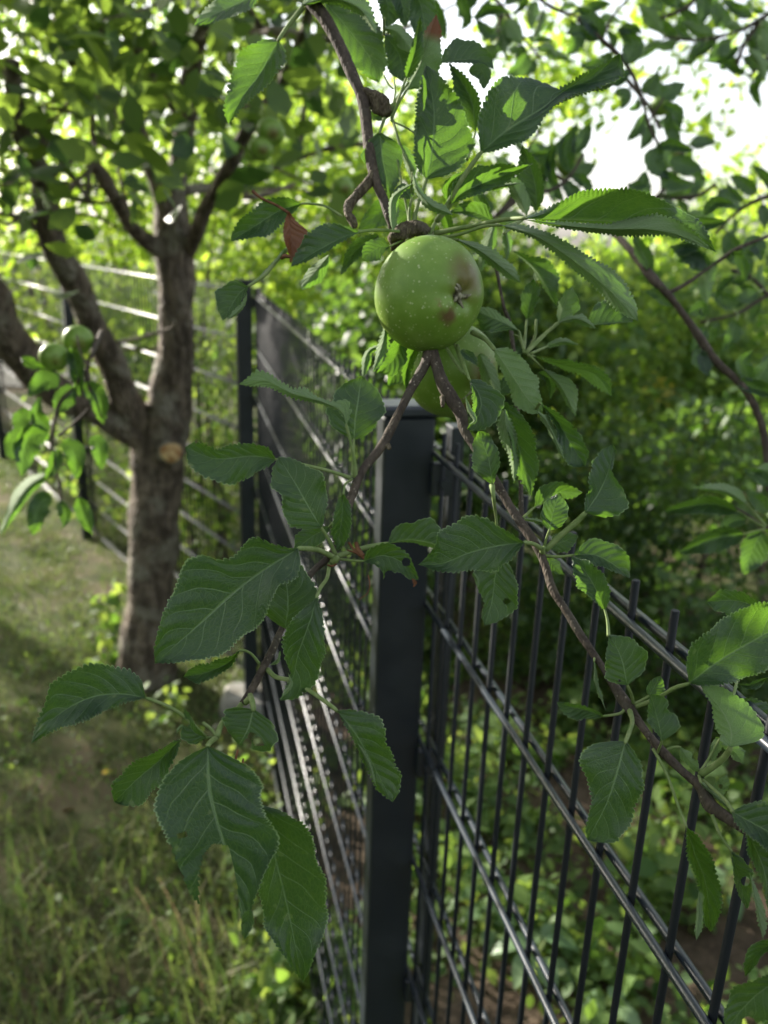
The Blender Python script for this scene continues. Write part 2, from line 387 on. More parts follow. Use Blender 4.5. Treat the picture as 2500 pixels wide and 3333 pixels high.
# ================================================================== FOREGROUND BRANCH
def Dp(x, y):
    d = .60 - .045 * (y / 1140.) if y < 1140 else .555 - .10 * (y - 1140) / 1300.
    if x > 1600 and y > 1140: d += .00
    return max(d, .42)
root = thing('apple_branch', at(1020, -10, .60), 'sharp foreground apple branch that forks behind the big apple and hangs across the fence', 'branch')
RO = np.array(root.location)
def px_path(P, dz=0.0): return [at(p[0], p[1], Dp(p[0], p[1]) + (p[2] if len(p) > 2 else 0) + dz) for p in P]
def px_rad(P, r): return [q * Dp(p[0], p[1]) / F for p, q in zip(P, r)]

def limb(name, P, r, seg=10, n=60, bump=.10, mat=M_BARK, parent=root, seed=1, bf=120, cap=True):
    return tube(name, px_path(P), px_rad(P, r), mat, parent, RO, seg=seg, n=n, bump=bump, bfreq=bf, seed=seed, cap=cap)
limb('limb', [(985, -60), (1010, 0), (1060, 62), (1100, 140), (1150, 250), (1180, 330), (1196, 430), (1214, 560), (1250, 650), (1275, 730), (1310, 850, .03), (1355, 1000, .035), (1400, 1130)],
     [24, 23, 21, 19, 20, 20, 18, 17, 15, 15, 16, 17, 19], 12, 120, .07, seed=3)
limb('limb', [(1400, 1120), (1385, 1180), (1345, 1255), (1300, 1340), (1262, 1420), (1235, 1465), (1180, 1532), (1150, 1600), (1120, 1690), (1088, 1790), (1010, 1870), (960, 1960), (915, 2050), (885, 2120), (865, 2160), (825, 2235), (788, 2290)],
     [19, 17, 15, 14, 15, 14, 14, 14, 12, 14, 11, 11, 11, 13, 13, 12, 10], 12, 140, .08, seed=4)
limb('limb', [(1400, 1110), (1412, 1160), (1435, 1235), (1470, 1300), (1500, 1350), (1512, 1400), (1560, 1480), (1610, 1560), (1660, 1650), (1725, 1745), (1770, 1830), (1800, 1920), (1850, 2000), (1920, 2110), (1980, 2200), (2040, 2295), (2100, 2380), (2160, 2450), (2230, 2520), (2280, 2560), (2310, 2615), (2350, 2650), (2430, 2705), (2520, 2760)],
     [20, 19, 19, 24, 20, 15, 14, 14, 14, 17, 13, 13, 13, 13, 13, 17, 13, 15, 14, 20, 24, 18, 14, 14], 12, 190, .09, seed=5)
limb('spur', [(1180, 295), (1215, 318), (1245, 345), (1262, 375)], [17, 22, 26, 14], 10, 30, .22, M_SPUR, seed=6)
limb('spur', [(1222, 555), (1195, 600), (1150, 645), (1134, 690), (1148, 722), (1155, 742)], [15, 18, 17, 15, 17, 10], 10, 40, .16, M_SPUR, seed=7)
limb('spur', [(1290, 800, .03), (1290, 762), (1325, 745), (1365, 742), (1395, 758)], [20, 26, 30, 28, 16], 10, 36, .28, M_SPUR, seed=8)
limb('spur', [(1245, 1440), (1262, 1452), (1270, 1462)], [10, 9, 5], 8, 8, .2, M_SPUR, seed=9)
limb('spur', [(1440, 1290), (1442, 1315), (1440, 1326)], [8, 7, 4], 8, 8, .2, M_SPUR, seed=10)
limb('spur', [(1700, 1690, .08), (1670, 1120, .10), (1640, 1000, .10), (1620, 900, .10), (1600, 800, .10)], [9, 9, 7, 7, 6], 8, 60, .14, M_BARK, seed=12)
limb('bud', [(1770, 1800), (1765, 1792, -.006), (1772, 1780, -.01)], [7, 11, 5], 8, 8, .1, M_PET, seed=13)
limb('bud', [(1080, 1830), (1092, 1822, -.004), (1100, 1812, -.006)], [9, 11, 6], 8, 8, .1, M_PET, seed=14)

def prof(u): return np.sin(math.pi * np.clip(u, 0, 1) ** .74) ** .8
def inpoly(px, poly):
    x, y = px[:, 0], px[:, 1]; r = np.zeros(len(x), bool); n = len(poly)
    for i in range(n):
        x1, y1 = poly[i]; x2, y2 = poly[(i + 1) % n]
        c = ((y1 > y) != (y2 > y)) & (x < (x2 - x1) * (y - y1) / (y2 - y1 + 1e-9) + x1); r ^= c
    return r
LN = [0]
def LF(mid, L, Rr, dz=0.0, tz=0.0, uL=0, uR=0, tone=.3, cut=(), pet=None, pr=4.5, brown=0.0, teeth=1.0, fold=.8, wav=1.5, name='leaf', parent=root, origin=None, dep=None, label=None):
    LN[0] += 1; g = np.random.default_rng(100 + LN[0]); O = RO if origin is None else origin
    dfun = dep or Dp
    mid = np.asarray(mid, float); Ltot = np.linalg.norm(np.diff(mid, axis=0), axis=1).sum()
    NT = max(8, int(Ltot / 13.5)); nu = NT * 4 + 1; nv = 9 if not cut else 22
    u = np.linspace(0, 1, nu); C = crom(np.c_[mid, np.zeros(len(mid))], nu)[:, :2]
    T = np.gradient(C, axis=0); T /= np.linalg.norm(T, axis=1)[:, None] + 1e-9
    k = np.ones(7) / 7; Ts = np.c_[np.convolve(np.pad(T[:, 0], 3, 'edge'), k, 'valid'), np.convolve(np.pad(T[:, 1], 3, 'edge'), k, 'valid')]
    PL = np.c_[Ts[:, 1], -Ts[:, 0]]
    d0 = dfun(mid[0][0], mid[0][1]) + dz
    lf = 1 + .055 * np.sin(u * 11 + g.uniform(0, 6)) + .04 * np.sin(u * 23 + g.uniform(0, 6)); lf2 = 1 + .055 * np.sin(u * 10 + g.uniform(0, 6)) + .04 * np.sin(u * 21 + g.uniform(0, 6))
    def width(wd):
        if isinstance(wd, (int, float)): return wd * prof(u), wd
        a = np.array([(0, 0)] + list(wd) + [(1, 0)], float); x = np.interp(u, a[:, 0], a[:, 1])
        kk = np.array([1, 2, 3, 2, 1]) / 9.; x = np.convolve(np.pad(x, 2, 'edge'), kk, 'valid'); x[0] = 0; x[-1] = 0
        return x, a[:, 1].max()
    wl, ml = width(L); wr, mr = width(Rr); wl = wl * lf; wr = wr * lf2
    ph = (u * NT) % 1.0
    tooth = np.sin(np.pi * np.where(ph < .66, ph / 1.32, .5 + (ph - .66) / .68)) ** .8; tooth = .5 + (tooth - .5) * np.clip(1 + .45 * g.normal(size=NT + 2), .2, 1.9)[np.minimum((u * NT).astype(int), NT)]
    amp = 6.2 * teeth * np.clip(Ltot / 300., .5, 1.15) * np.clip(np.sin(math.pi * np.clip(u, 0, 1)) * 4, 0, 1)
    jit = np.convolve(np.pad(g.normal(size=nu), 4, 'edge'), np.ones(9) / 9, 'valid')
    cols = np.linspace(-1, 1, 2 * nv - 1); Vp = []; Vz = []; UV = []; UD = []
    W0 = .27 * Ltot
    p1, p2, p3 = g.uniform(0, 6.28, 3)
    for j, v in enumerate(cols):
        a = abs(v); wd, mw = (wl, ml) if v < 0 else (wr, mr); sg = 1 if v < 0 else -1
        und = uL if v < 0 else uR
        ww = wd * a
        if a > .8: ww = ww + (tooth - .5) * amp * ((a - .8) / .2) * (wd > 3) + jit * 2.5 * (a - .8) / .2
        hid = math.sqrt(max(0.0, min(W0, 1.6 * W0) ** 2 - min(mw, W0) ** 2)) * fold + .10 * mw
        zz = (-1 if not und else 1) * hid * prof(u) * a ** 1.25
        zz = zz + wav * .035 * Ltot * (np.sin(u * 9 + p1) * a ** 2 + .45 * np.sin(u * 17 + p2 + v) * a ** 2.5)
        # small lift of the blade between the side veins
        zz = zz + .008 * Ltot * np.sin((u - .23 * a) * 7.2 * 2 * math.pi) * np.sin(math.pi * a) * .5
        Vp.append(C + PL * (ww * sg)[:, None]); Vz.append(zz + wav * .02 * Ltot * np.sin(u * 5 + p3))
        UV.append(np.c_[u, np.full(nu, v * .5 + .5)]); UD.append(np.full(nu, float(und)))
    Vp = np.array(Vp); Vz = np.array(Vz); nc = len(cols)
    D = d0 + tz * u[None, :] + Vz * d0 / F
    # keep the leaf seen at the same place: the pixel ray at the new depth
    pts = CAM + D[..., None] * (FW + ((Vp[..., 0] - 1250) / F)[..., None] * RT - ((Vp[..., 1] - 1666.5) / F)[..., None] * UP)
    V = pts.reshape(-1, 3); uv = np.array(UV).reshape(-1, 2); ud = np.array(UD).ravel()
    i = np.arange(nc * nu).reshape(nc, nu); Q = np.stack([i[:-1, :-1], i[:-1, 1:], i[1:, 1:], i[1:, :-1]], -1).reshape(-1, 4)
    for c in cut:
        cen = Vp.reshape(-1, 2)[Q].mean(1)
        if len(c) == 3 and not hasattr(c[0], '__len__'):
            m = (np.hypot(cen[:, 0] - c[0], cen[:, 1] - c[1]) < c[2])
        else: m = inpoly(cen, c)
        Q = Q[~m]
    # face normal must look at the viewer for the upper side
    me = mesh(name, V, Q, M_LEAF, origin=O, uv=uv, attrs={'tone': np.full(len(V), tone), 'under': ud, 'brown': np.full(len(V), brown) if np.ndim(brown) == 0 else np.interp(uv[:, 0], [0, brown[0], brown[1], 1], [0, 0, 1, 1])})
    fn = np.zeros(3); a_, b_, c_ = V[Q[len(Q) // 2][0]], V[Q[len(Q) // 2][1]], V[Q[len(Q) // 2][2]]
    nn = np.cross(b_ - a_, c_ - a_)
    if np.dot(nn, a_ - CAM) > 0: me.flip_normals()
    o = link(name, me, parent, label)
    if pet is not None:
        P = [np.array(p[:2], float) for p in pet] + [mid[0]]
        if len(P) > 1:
            ds = [dfun(P[0][0], P[0][1]) * (1 - t) + (d0 + .0005) * t for t in np.linspace(0, 1, len(P))]
            W = [at(p[0], p[1], q) for p, q in zip(P, ds)]
            W.append(at(C[2][0], C[2][1], d0 + tz * u[2] + .0006))
            V2, F2 = tube_geo(W, [pr * 1.25 * ds[0] / F] + [pr * ds[0] / F] * (len(W) - 3) + [pr * .85 * ds[0] / F, pr * .5 * ds[0] / F], 7, 16, .05, 90, LN[0])
            link('petiole', mesh('petiole', V2, F2, M_PET, origin=O), o)
    return o

# ---- leaves of the foreground branch: midrib from stalk to tip, half widths, which side shows
N3 = (1275, 385)          # spur with the top rosette
N4 = (1395, 755)          # spur above the apple
# top of the picture
LF([(850, -30), (780, 8), (710, 40), (632, 84)], 34, 52, dz=.0, tz=-.01, tone=.15, uL=0, uR=1, pet=[(1000, 8)], fold=.5)
LF([(907, 130), (850, 235), (790, 315), (744, 404)], [(.05, 30), (.15, 52), (.4, 45), (.7, 22), (.9, 8)], [(.06, 45), (.2, 82), (.4, 92), (.6, 70), (.8, 45), (.95, 18)], tone=.1, pet=[(985, 25), (945, 75)], pr=7, tz=.01, fold=.7)
LF([(1062, 10), (1130, 90), (1200, 180), (1233, 268)], [(.1, 50), (.35, 88), (.6, 72), (.85, 45)], [(.15, 30), (.4, 52), (.7, 62), (.9, 35)], dz=.03, tone=.2, pet=[(1050, -20)])
LF([(985, 15), (1080, -5), (1170, 28), (1226, 110)], 45, [(.2, 14), (.5, 22), (.8, 12)], dz=-.012, uL=1, uR=1, tone=.5, pet=[(1005, 10)])
LF([(1250, 110), (1300, 180), (1312, 268)], [(.3, 58), (.6, 55), (.85, 30)], [(.3, 38), (.6, 55), (.85, 35)], dz=.06, tone=.6, pet=[(1250, 60)])
LF([(1245, 92), (1295, 105), (1348, 178)], [(.3, 22), (.7, 26)], [(.3, 22), (.7, 30)], dz=.045, uL=1, uR=1, tone=.4)
LF([(1350, -40), (1375, 40), (1392, 160)], [(.3, 45), (.6, 42), (.85, 22)], [(.3, 40), (.6, 45), (.85, 30)], dz=.05, tone=.9)
LF([(1240, -50), (1262, 20), (1262, 95)], [(.3, 45), (.7, 42)], 30, dz=.055, tone=.8)
LF([(1290, -50), (1310, 20), (1318, 88)], 35, 28, dz=.05, tone=.9)
LF([(1325, 292), (1372, 200), (1420, 45)], [(.1, 12), (.4, 20), (.7, 20)], [(.1, 42), (.35, 62), (.6, 55), (.85, 26)], dz=-.004, uL=1, uR=1, tone=.3, pet=[N3, (1295, 340)], brown=(.66, .78), label='pale leaf with a brown withered tip')
LF([(1322, 255), (1352, 160), (1368, 55)], 16, 26, dz=-.008, tone=.7, pet=[N3, (1300, 315)])
LF([(1388, 585), (1404, 500), (1412, 360), (1388, 212)], [(.08, 34), (.25, 62), (.5, 62), (.75, 45), (.92, 20)], [(.06, 50), (.18, 108), (.35, 128), (.55, 112), (.75, 70), (.92, 30)], dz=-.004, tone=.05, pet=[(1345, 735), (1362, 660)], pr=6, fold=.5)
LF([(1350, 450), (1366, 360), (1374, 290), (1384, 205)], [(.2, 9), (.6, 12)], [(.2, 7), (.6, 6)], dz=-.014, uL=1, uR=1, tone=.9, wav=2)
LF([(1432, 205), (1500, 195), (1560, 196), (1607, 224)], [(.12, 45), (.35, 68), (.6, 62), (.85, 30)], [(.2, 6), (.6, 14)], dz=.02, tone=.95, pet=[(1400, 290)])
LF([(1525, 230), (1572, 232), (1575, 290)], 28, 30, dz=.035, tone=.9, cut=[(1600, 215, 12)])
LF([(1548, 430), (1532, 320), (1462, 205)], [(.2, 40), (.6, 45)], [(.15, 18), (.5, 30), (.8, 20)], dz=.03, tone=.9, pet=[(1520, 520)])
LF([(1565, 497), (1650, 425), (1760, 357), (1842, 292), (1935, 250), (2018, 172)], [(.05, 40), (.12, 90), (.22, 128), (.34, 150), (.44, 138), (.5, 112), (.545, 60), (.58, 16), (.64, 12), (.75, 28), (.87, 16), (.96, 5)],
   [(.05, 22), (.14, 48), (.25, 58), (.34, 50), (.42, 26), (.5, 16), (.6, 24), (.72, 34), (.84, 44), (.93, 60), (.97, 30)], dz=-.03, tone=1.0, uR=0, pet=[(1420, 720), (1455, 668), (1500, 590)], pr=8, fold=.45)
LF([(1745, 400), (1790, 345), (1880, 300), (2003, 270)], [(.3, 12), (.7, 14)], [(.3, 10), (.6, 12), (.9, 12)], dz=-.04, uL=1, uR=1, tone=.8)
LF([(1470, 665), (1510, 625), (1600, 585), (1668, 560), (1736, 532)], [(.1, 30), (.25, 52), (.45, 60), (.65, 40), (.85, 10)], [(.15, 20), (.4, 28), (.6, 30), (.8, 14)], dz=-.006, tone=.95, pet=[(1425, 720)], pr=6)
LF([(1500, 648), (1560, 615), (1625, 607), (1695, 596)], 14, 12, dz=-.012, uL=1, uR=1, tone=.1)
LF([(1455, 665), (1462, 600), (1515, 555)], [(.3, 18), (.7, 12)], 22, dz=.015, tone=.8)
# felted curled leaves right above the apple
LF([(1342, 560), (1362, 620), (1405, 668), (1476, 700)], [(.2, 9), (.5, 16), (.8, 18)], [(.2, 10), (.5, 16), (.8, 14)], dz=-.03, uL=1, uR=1, tone=.5, wav=.4, pet=[(1338, 640)], pr=3)
LF([(1278, 752), (1273, 700), (1282, 640), (1345, 596)], [(.2, 6), (.5, 8), (.8, 8)], [(.1, 14), (.3, 26), (.5, 24), (.75, 10)], dz=-.02, uL=1, uR=1, tone=.5, wav=.4)
LF([(1340, 645), (1312, 618), (1280, 655)], 22, 24, dz=-.005, tone=.1, pet=[(1335, 735), (1332, 690)])
LF([(1236, 430), (1245, 510), (1260, 580), (1269, 642)], [(.12, 42), (.35, 68), (.55, 58), (.8, 32)], [(.1, 38), (.3, 72), (.5, 55), (.75, 24)], tone=.35, dz=-.004, pet=[(1252, 385)], pr=5)
LF([(1303, 470), (1330, 530), (1345, 600)], 22, 14, dz=.01, tone=.2, uL=1, uR=1, pet=[N3, (1290, 430)])
LF([(1200, 365), (1240, 372), (1310, 320)], 12, 22, dz=.03, tone=.9)
LF([(1470, 775), (1440, 690), (1370, 640)], 20, 18, dz=.03, tone=.5)
# left of the apple
LF([(980, 663), (905, 688), (830, 735), (752, 785)], [(.12, 22), (.35, 45), (.6, 48), (.85, 18)], [(.1, 25), (.3, 48), (.55, 52), (.8, 40), (.95, 18)], dz=-.003, tone=.85, pet=[(1115, 706), (1060, 672), (1020, 664)], pr=4)
LF([(940, 690), (944, 745), (950, 800), (946, 855)], [(.1, 14), (.3, 40), (.5, 66), (.62, 58), (.8, 22)], [(.1, 12), (.4, 26), (.65, 18), (.9, 6)], dz=-.016, tone=.5, brown=1.0, teeth=.5, wav=2.2, name='dead_leaf', label='small curled brown dead leaf on the left twig')
limb('dead_stalk', [(822, 622, -.016), (850, 645, -.016), (900, 668, -.016), (942, 694, -.016)], [6, 4, 4, 5], 7, 16, .1, M_DRY, seed=31)
limb('dead_stalk', [(945, 835, -.016), (925, 832, -.018), (915, 842, -.016)], [6, 9, 5], 7, 10, .3, M_DRY, seed=32)
LF([(1168, 755), (1105, 778), (1030, 818), (948, 868)], [(.2, 8), (.5, 18), (.8, 12)], [(.08, 22), (.25, 55), (.45, 68), (.65, 62), (.85, 34)], dz=-.02, tone=.7, pet=[(1330, 762), (1290, 752), (1215, 749)], pr=5)
LF([(1072, 828), (1042, 868), (983, 942)], [(.3, 26), (.6, 34), (.85, 18)], [(.3, 16), (.6, 26), (.85, 20)], tone=.2, dz=.004, uL=1, uR=1)
LF([(808, 932), (775, 960), (725, 1044)], [(.15, 14), (.4, 22), (.7, 24)], [(.12, 36), (.35, 62), (.6, 64), (.85, 34)], tone=.15, dz=-.004, pet=[(938, 808), (900, 850), (862, 895)], pr=6)
LF([(805, 955), (788, 1000), (735, 1045)], [(.2, 4), (.6, 8)], [(.2, 8), (.6, 14)], uL=1, uR=1, dz=-.012, tone=.5)
LF([(930, 810), (890, 862), (820, 925)], 6, 8, uL=1, uR=1, dz=-.004, tone=.5, teeth=.4)
LF([(1268, 803), (1228, 808), (1180, 848)], [(.2, 22), (.5, 38), (.8, 26)], [(.15, 26), (.45, 36), (.75, 30)], tone=.2, dz=.0, pet=[(1320, 775)], pr=3.5)
LF([(1340, 690), (1255, 685), (1165, 745)], 52, 40, tone=.6, dz=.07, pet=[(1115, 712)][:0] or None)
LF([(1232, 765), (1160, 815), (1108, 895)], 24, 26, tone=.6, dz=.09)
# behind the big upright leaves
LF([(1745, 690), (1742, 600), (1700, 470)], [(.2, 40), (.5, 62), (.8, 30)], [(.2, 25), (.5, 30), (.8, 20)], tone=.2, dz=.05, pet=[(1650, 740)])
LF([(1715, 705), (1690, 640), (1640, 545)], [(.2, 12), (.5, 24), (.8, 14)], [(.2, 25), (.6, 32)], tone=.3, dz=.035, uL=1, uR=1, pet=[(1640, 760)])
LF([(1612, 724), (1540, 690), (1462, 690)], [(.2, 10), (.5, 20)], [(.15, 18), (.4, 42), (.7, 30)], tone=.35, dz=.012, uR=0)
LF([(1608, 730), (1588, 800), (1556, 895)], 22, 20, tone=.4, dz=.05, uL=1, uR=1)
LF([(1640, 742), (1652, 790), (1650, 845)], 14, 14, tone=.4, dz=.05, uL=1, uR=1)
LF([(1590, 690), (1560, 650), (1540, 600)], 20, 20, tone=.6, dz=.06)
# long leaves to the right of the apple
LF([(1710, 710), (1850, 716), (2000, 722), (2120, 730), (2230, 765), (2332, 822)], [(.05, 18), (.15, 55), (.28, 92), (.45, 108), (.6, 102), (.72, 82), (.78, 66), (.84, 62), (.92, 36)], [(.1, 6), (.4, 10), (.7, 12)], dz=-.06, tz=-.01, tone=1.0, uL=0, uR=1, pet=[(1415, 760), (1520, 738), (1600, 722), (1660, 712)], pr=7, fold=.5)
LF([(1700, 714), (1830, 733), (1980, 745), (2100, 745), (2210, 765), (2316, 815)], [(.08, 6), (.25, 12), (.45, 18), (.58, 42), (.68, 54), (.78, 42), (.9, 26)], [(.08, 4), (.25, 12), (.45, 20), (.6, 24), (.75, 14), (.9, 6)], dz=-.072, tz=-.012, tone=.1, uL=1, uR=1, fold=.3)
LF([(1628, 732), (1750, 772), (1870, 850), (1985, 945), (2078, 1046)], [(.08, 14), (.25, 28), (.45, 40), (.65, 52), (.8, 50), (.93, 30)], [(.1, 5), (.3, 14), (.5, 24), (.7, 30), (.85, 32), (.95, 16)], dz=-.05, tz=-.01, tone=.2, uL=1, uR=1, pet=[(1420, 775), (1500, 762), (1570, 738)], pr=5, fold=.4)
LF([(1488, 780), (1560, 815), (1632, 868), (1697, 922)], [(.2, 16), (.5, 30), (.8, 28)], [(.2, 8), (.5, 20), (.8, 20)], dz=-.01, tone=.2, uL=1, uR=1, pet=[(1440, 785)], cut=[(1668, 915, 6)])
LF([(1715, 1042), (1726, 980), (1738, 905)], [(.2, 22), (.5, 34), (.8, 22)], [(.2, 14), (.5, 26), (.8, 24)], dz=.03, tone=.6, pet=[(1705, 1148), (1710, 1095)], pr=5)
LF([(1668, 815), (1745, 880), (1815, 1002)], [(.25, 20), (.45, 62), (.65, 50), (.85, 20)], [(.3, 6), (.7, 10)], dz=.05, tone=.6, uL=0, uR=1)
LF([(1818, 1052), (1838, 990), (1862, 932)], [(.2, 14), (.5, 20), (.8, 18)], [(.1, 26), (.35, 38), (.6, 58), (.85, 26)], dz=.02, tone=.5, uL=1, uR=1, pet=[(1712, 1148), (1770, 1090)], pr=6)
LF([(1812, 1050), (1880, 1038), (1945, 1070)], [(.3, 12), (.6, 18)], [(.3, 10), (.7, 16)], dz=.012, tone=.4, uL=1, uR=1, pet=[(1712, 1150), (1760, 1105)])
LF([(1905, 1060), (1985, 1052), (2060, 1046)], [(.1, 28), (.3, 74), (.5, 78), (.7, 50)], [(.5, 5)], dz=.03, tone=.9)
LF([(1690, 1078), (1625, 1042), (1545, 1008)], [(.2, 14), (.5, 45), (.7, 60)], [(.2, 12), (.5, 20), (.8, 26)], dz=.015, tone=.1, uL=0, uR=1, pet=[(1705, 1140)])
LF([(1780, 1128), (1830, 1112), (1885, 1122)], 14, 12, dz=.03, uL=1, uR=1, tone=.2, pet=[(1730, 1150)])
LF([(1608, 1136), (1662, 1215), (1712, 1290), (1764, 1345)], [(.06, 30), (.2, 58), (.4, 66), (.6, 62), (.8, 42), (.94, 20)], [(.1, 12), (.3, 22), (.55, 34), (.75, 44), (.92, 24)], dz=-.018, tone=.25, uL=1, uR=1, pet=[(1538, 1082), (1578, 1104)], pr=8, fold=.4)
LF([(1757, 1312), (1812, 1368), (1855, 1440), (1906, 1517)], [(.15, 12), (.4, 30), (.65, 42), (.88, 36)], [(.15, 6), (.4, 16), (.65, 40), (.85, 48), (.95, 30)], dz=-.02, tone=.75, pet=[(1745, 1330)])
LF([(1745, 1335), (1782, 1375), (1812, 1440), (1838, 1500)], [(.2, 12), (.6, 12)], [(.2, 12), (.6, 10)], dz=-.028, tone=.4, uL=1, uR=1)
LF([(1618, 1288), (1668, 1400), (1700, 1500), (1728, 1614)], [(.15, 30), (.35, 56), (.55, 62), (.78, 42), (.93, 14)], [(.2, 12), (.5, 20), (.75, 34), (.9, 16)], dz=-.004, tone=.7, pet=[(1595, 1240)])
LF([(1642, 1332), (1652, 1410), (1672, 1490), (1673, 1572)], [(.15, 18), (.35, 28), (.6, 14), (.8, 14)], [(.15, 30), (.35, 30), (.6, 16), (.8, 10)], dz=-.014, tone=.4, uL=1, uR=1)
LF([(1528, 1235), (1562, 1290), (1560, 1345), (1520, 1398)], [(.08, 24), (.25, 45), (.42, 72), (.6, 66), (.8, 46), (.93, 24)], [(.1, 8), (.3, 26), (.5, 26), (.75, 18)], dz=-.03, tone=.35, pet=[(1488, 1125), (1505, 1170)], pr=5)
LF([(1514, 1287), (1526, 1330), (1545, 1368), (1524, 1384)], [(.3, 8), (.7, 10)], [(.3, 6), (.7, 7)], dz=-.045, tone=.9, uL=1, uR=1, teeth=.3, wav=.2)  # pale narrow strip modelled in place of that leaf's sunlit edge
LF([(1560, 1150), (1600, 1240), (1625, 1330)], 26, 26, dz=.02, tone=.1, uL=1, uR=1)
LF([(1620, 1280), (1650, 1250), (1690, 1200)], 26, 30, dz=.04, tone=.5)
LF([(1500, 1140), (1540, 1170), (1552, 1190)], 16, 14, dz=-.02, tone=.9)
LF([(1603, 1574), (1592, 1500), (1575, 1450), (1558, 1404)], [(.12, 30), (.35, 56), (.6, 50), (.82, 32)], [(.1, 12), (.3, 28), (.55, 38), (.8, 34), (.94, 20)], dz=-.012, tone=.0, pet=[(1606, 1590)], fold=.5)
limb('petiole', [(1601, 1578, -.01), (1607, 1620, -.01), (1614, 1680, 0.01), (1622, 1760, 0.02)], [9, 6, 5, 5], 7, 14, .1, M_PET, seed=33)
LF([(1740, 1160), (1850, 1195), (1935, 1220), (1992, 1292)], [(.15, 6), (.35, 26), (.6, 22), (.85, 30)], [(.2, 8), (.5, 16), (.75, 34)], dz=.025, tone=.7, uR=1, pet=[(1715, 1150)], pr=4)
LF([(1768, 1200), (1828, 1262), (1874, 1356)], [(.2, 18), (.45, 42), (.7, 36)], [(.3, 8), (.7, 12)], dz=.03, tone=.3, uL=1, uR=1, pet=[(1720, 1155)], pr=4)
LF([(1752, 1212), (1790, 1240), (1792, 1300)], 18, 14, dz=.05, tone=.5)
# big centre right leaves
LF([(1708, 1765), (1610, 1778), (1520, 1802), (1440, 1834), (1362, 1838)], [(.06, 22), (.16, 56), (.3, 76), (.5, 66), (.72, 38), (.9, 12)], [(.05, 12), (.15, 40), (.3, 92), (.48, 122), (.62, 112), (.74, 92), (.79, 78), (.88, 40), (.95, 16)], dz=-.045, tz=.01, tone=.4, pet=[(1768, 1790), (1740, 1772)], pr=7, fold=.35)
LF([(1262, 1769), (1330, 1758), (1400, 1768), (1440, 1785)], [(.1, 30), (.3, 62), (.44, 52), (.5, 72), (.7, 74), (.9, 52)], [(.3, 5), (.8, 14)], dz=.004, tone=.35, uL=0, uR=1, pet=[(1095, 1812), (1160, 1790), (1210, 1778)], pr=8)
LF([(1184, 1826), (1250, 1808), (1310, 1832), (1362, 1886)], [(.1, 26), (.3, 42), (.5, 40), (.8, 20)], [(.1, 18), (.25, 52), (.4, 78), (.5, 52), (.7, 34), (.88, 24)], dz=-.012, tone=.1, pet=[(1096, 1818), (1140, 1824)], pr=4, cut=[(1322, 1829, 14), (1268, 1872, 16), (1282, 1885, 14)])
LF([(1342, 1884), (1350, 1898), (1346, 1910)], 6, 5, dz=-.014, brown=1.0, tone=.3)
LF([(1628, 1800), (1612, 1880), (1600, 1960), (1578, 2036)], [(.1, 30), (.3, 66), (.5, 86), (.66, 84), (.8, 58), (.92, 30)], [(.1, 40), (.3, 70), (.45, 62), (.6, 38), (.72, 22), (.9, 18)], dz=-.02, tone=.2, cut=[(1650, 1957, 11)], pet=[(1640, 1770)])
LF([(1540, 1865), (1552, 1885), (1558, 1912)], 6, 7, dz=-.02, tone=.4, uL=1, uR=1)
# cluster right of it
LF([(1865, 1807), (1935, 1806), (1998, 1838), (2050, 1882)], [(.08, 20), (.25, 46), (.5, 62), (.72, 56), (.9, 26)], [(.15, 18), (.4, 34), (.7, 20), (.9, 8)], dz=-.006, tone=.7, pet=[(1772, 1808), (1815, 1812)], pr=5)
LF([(1969, 1986), (1938, 1915), (1905, 1860), (1862, 1812)], [(.1, 12), (.3, 28), (.55, 48), (.8, 34)], [(.08, 22), (.25, 40), (.5, 42), (.8, 30)], dz=.0, tone=.75, pet=[(1981, 2072), (1978, 2025)], pr=5)
LF([(1788, 1726), (1800, 1670), (1822, 1604)], [(.12, 24), (.4, 38), (.7, 36)], [(.12, 30), (.4, 52), (.7, 42), (.9, 18)], dz=-.014, tone=.75, pet=[(1770, 1785), (1778, 1755)], pr=4.5)
LF([(1738, 1652), (1808, 1606), (1898, 1602)], [(.2, 34), (.5, 42), (.8, 18)], [(.2, 8), (.5, 22), (.8, 22)], dz=.015, tone=.3, uL=0, uR=1, pet=[(1702, 1686)], pr=4)
LF([(1906, 1668), (1950, 1600), (1985, 1520), (1994, 1446)], [(.1, 20), (.3, 34), (.5, 52), (.7, 62), (.9, 38)], [(.08, 60), (.2, 98), (.35, 104), (.48, 72), (.56, 32), (.64, 6), (.8, 10), (.93, 14)], dz=-.02, tone=.85, pet=[(1775, 1790), (1830, 1738), (1880, 1695)], pr=9, cut=[(2012, 1480, 10)])
LF([(1790, 1778), (1840, 1760), (1882, 1742)], 30, 34, dz=.02, tone=.3)
LF([(1780, 1812), (1812, 1850), (1838, 1872)], [(.4, 24)], [(.4, 26)], dz=.012, tone=.2, uL=1, uR=0)
LF([(1700, 1690), (1742, 1694), (1800, 1712)], 6, 6, dz=.004, tone=.3, uL=1, uR=1)
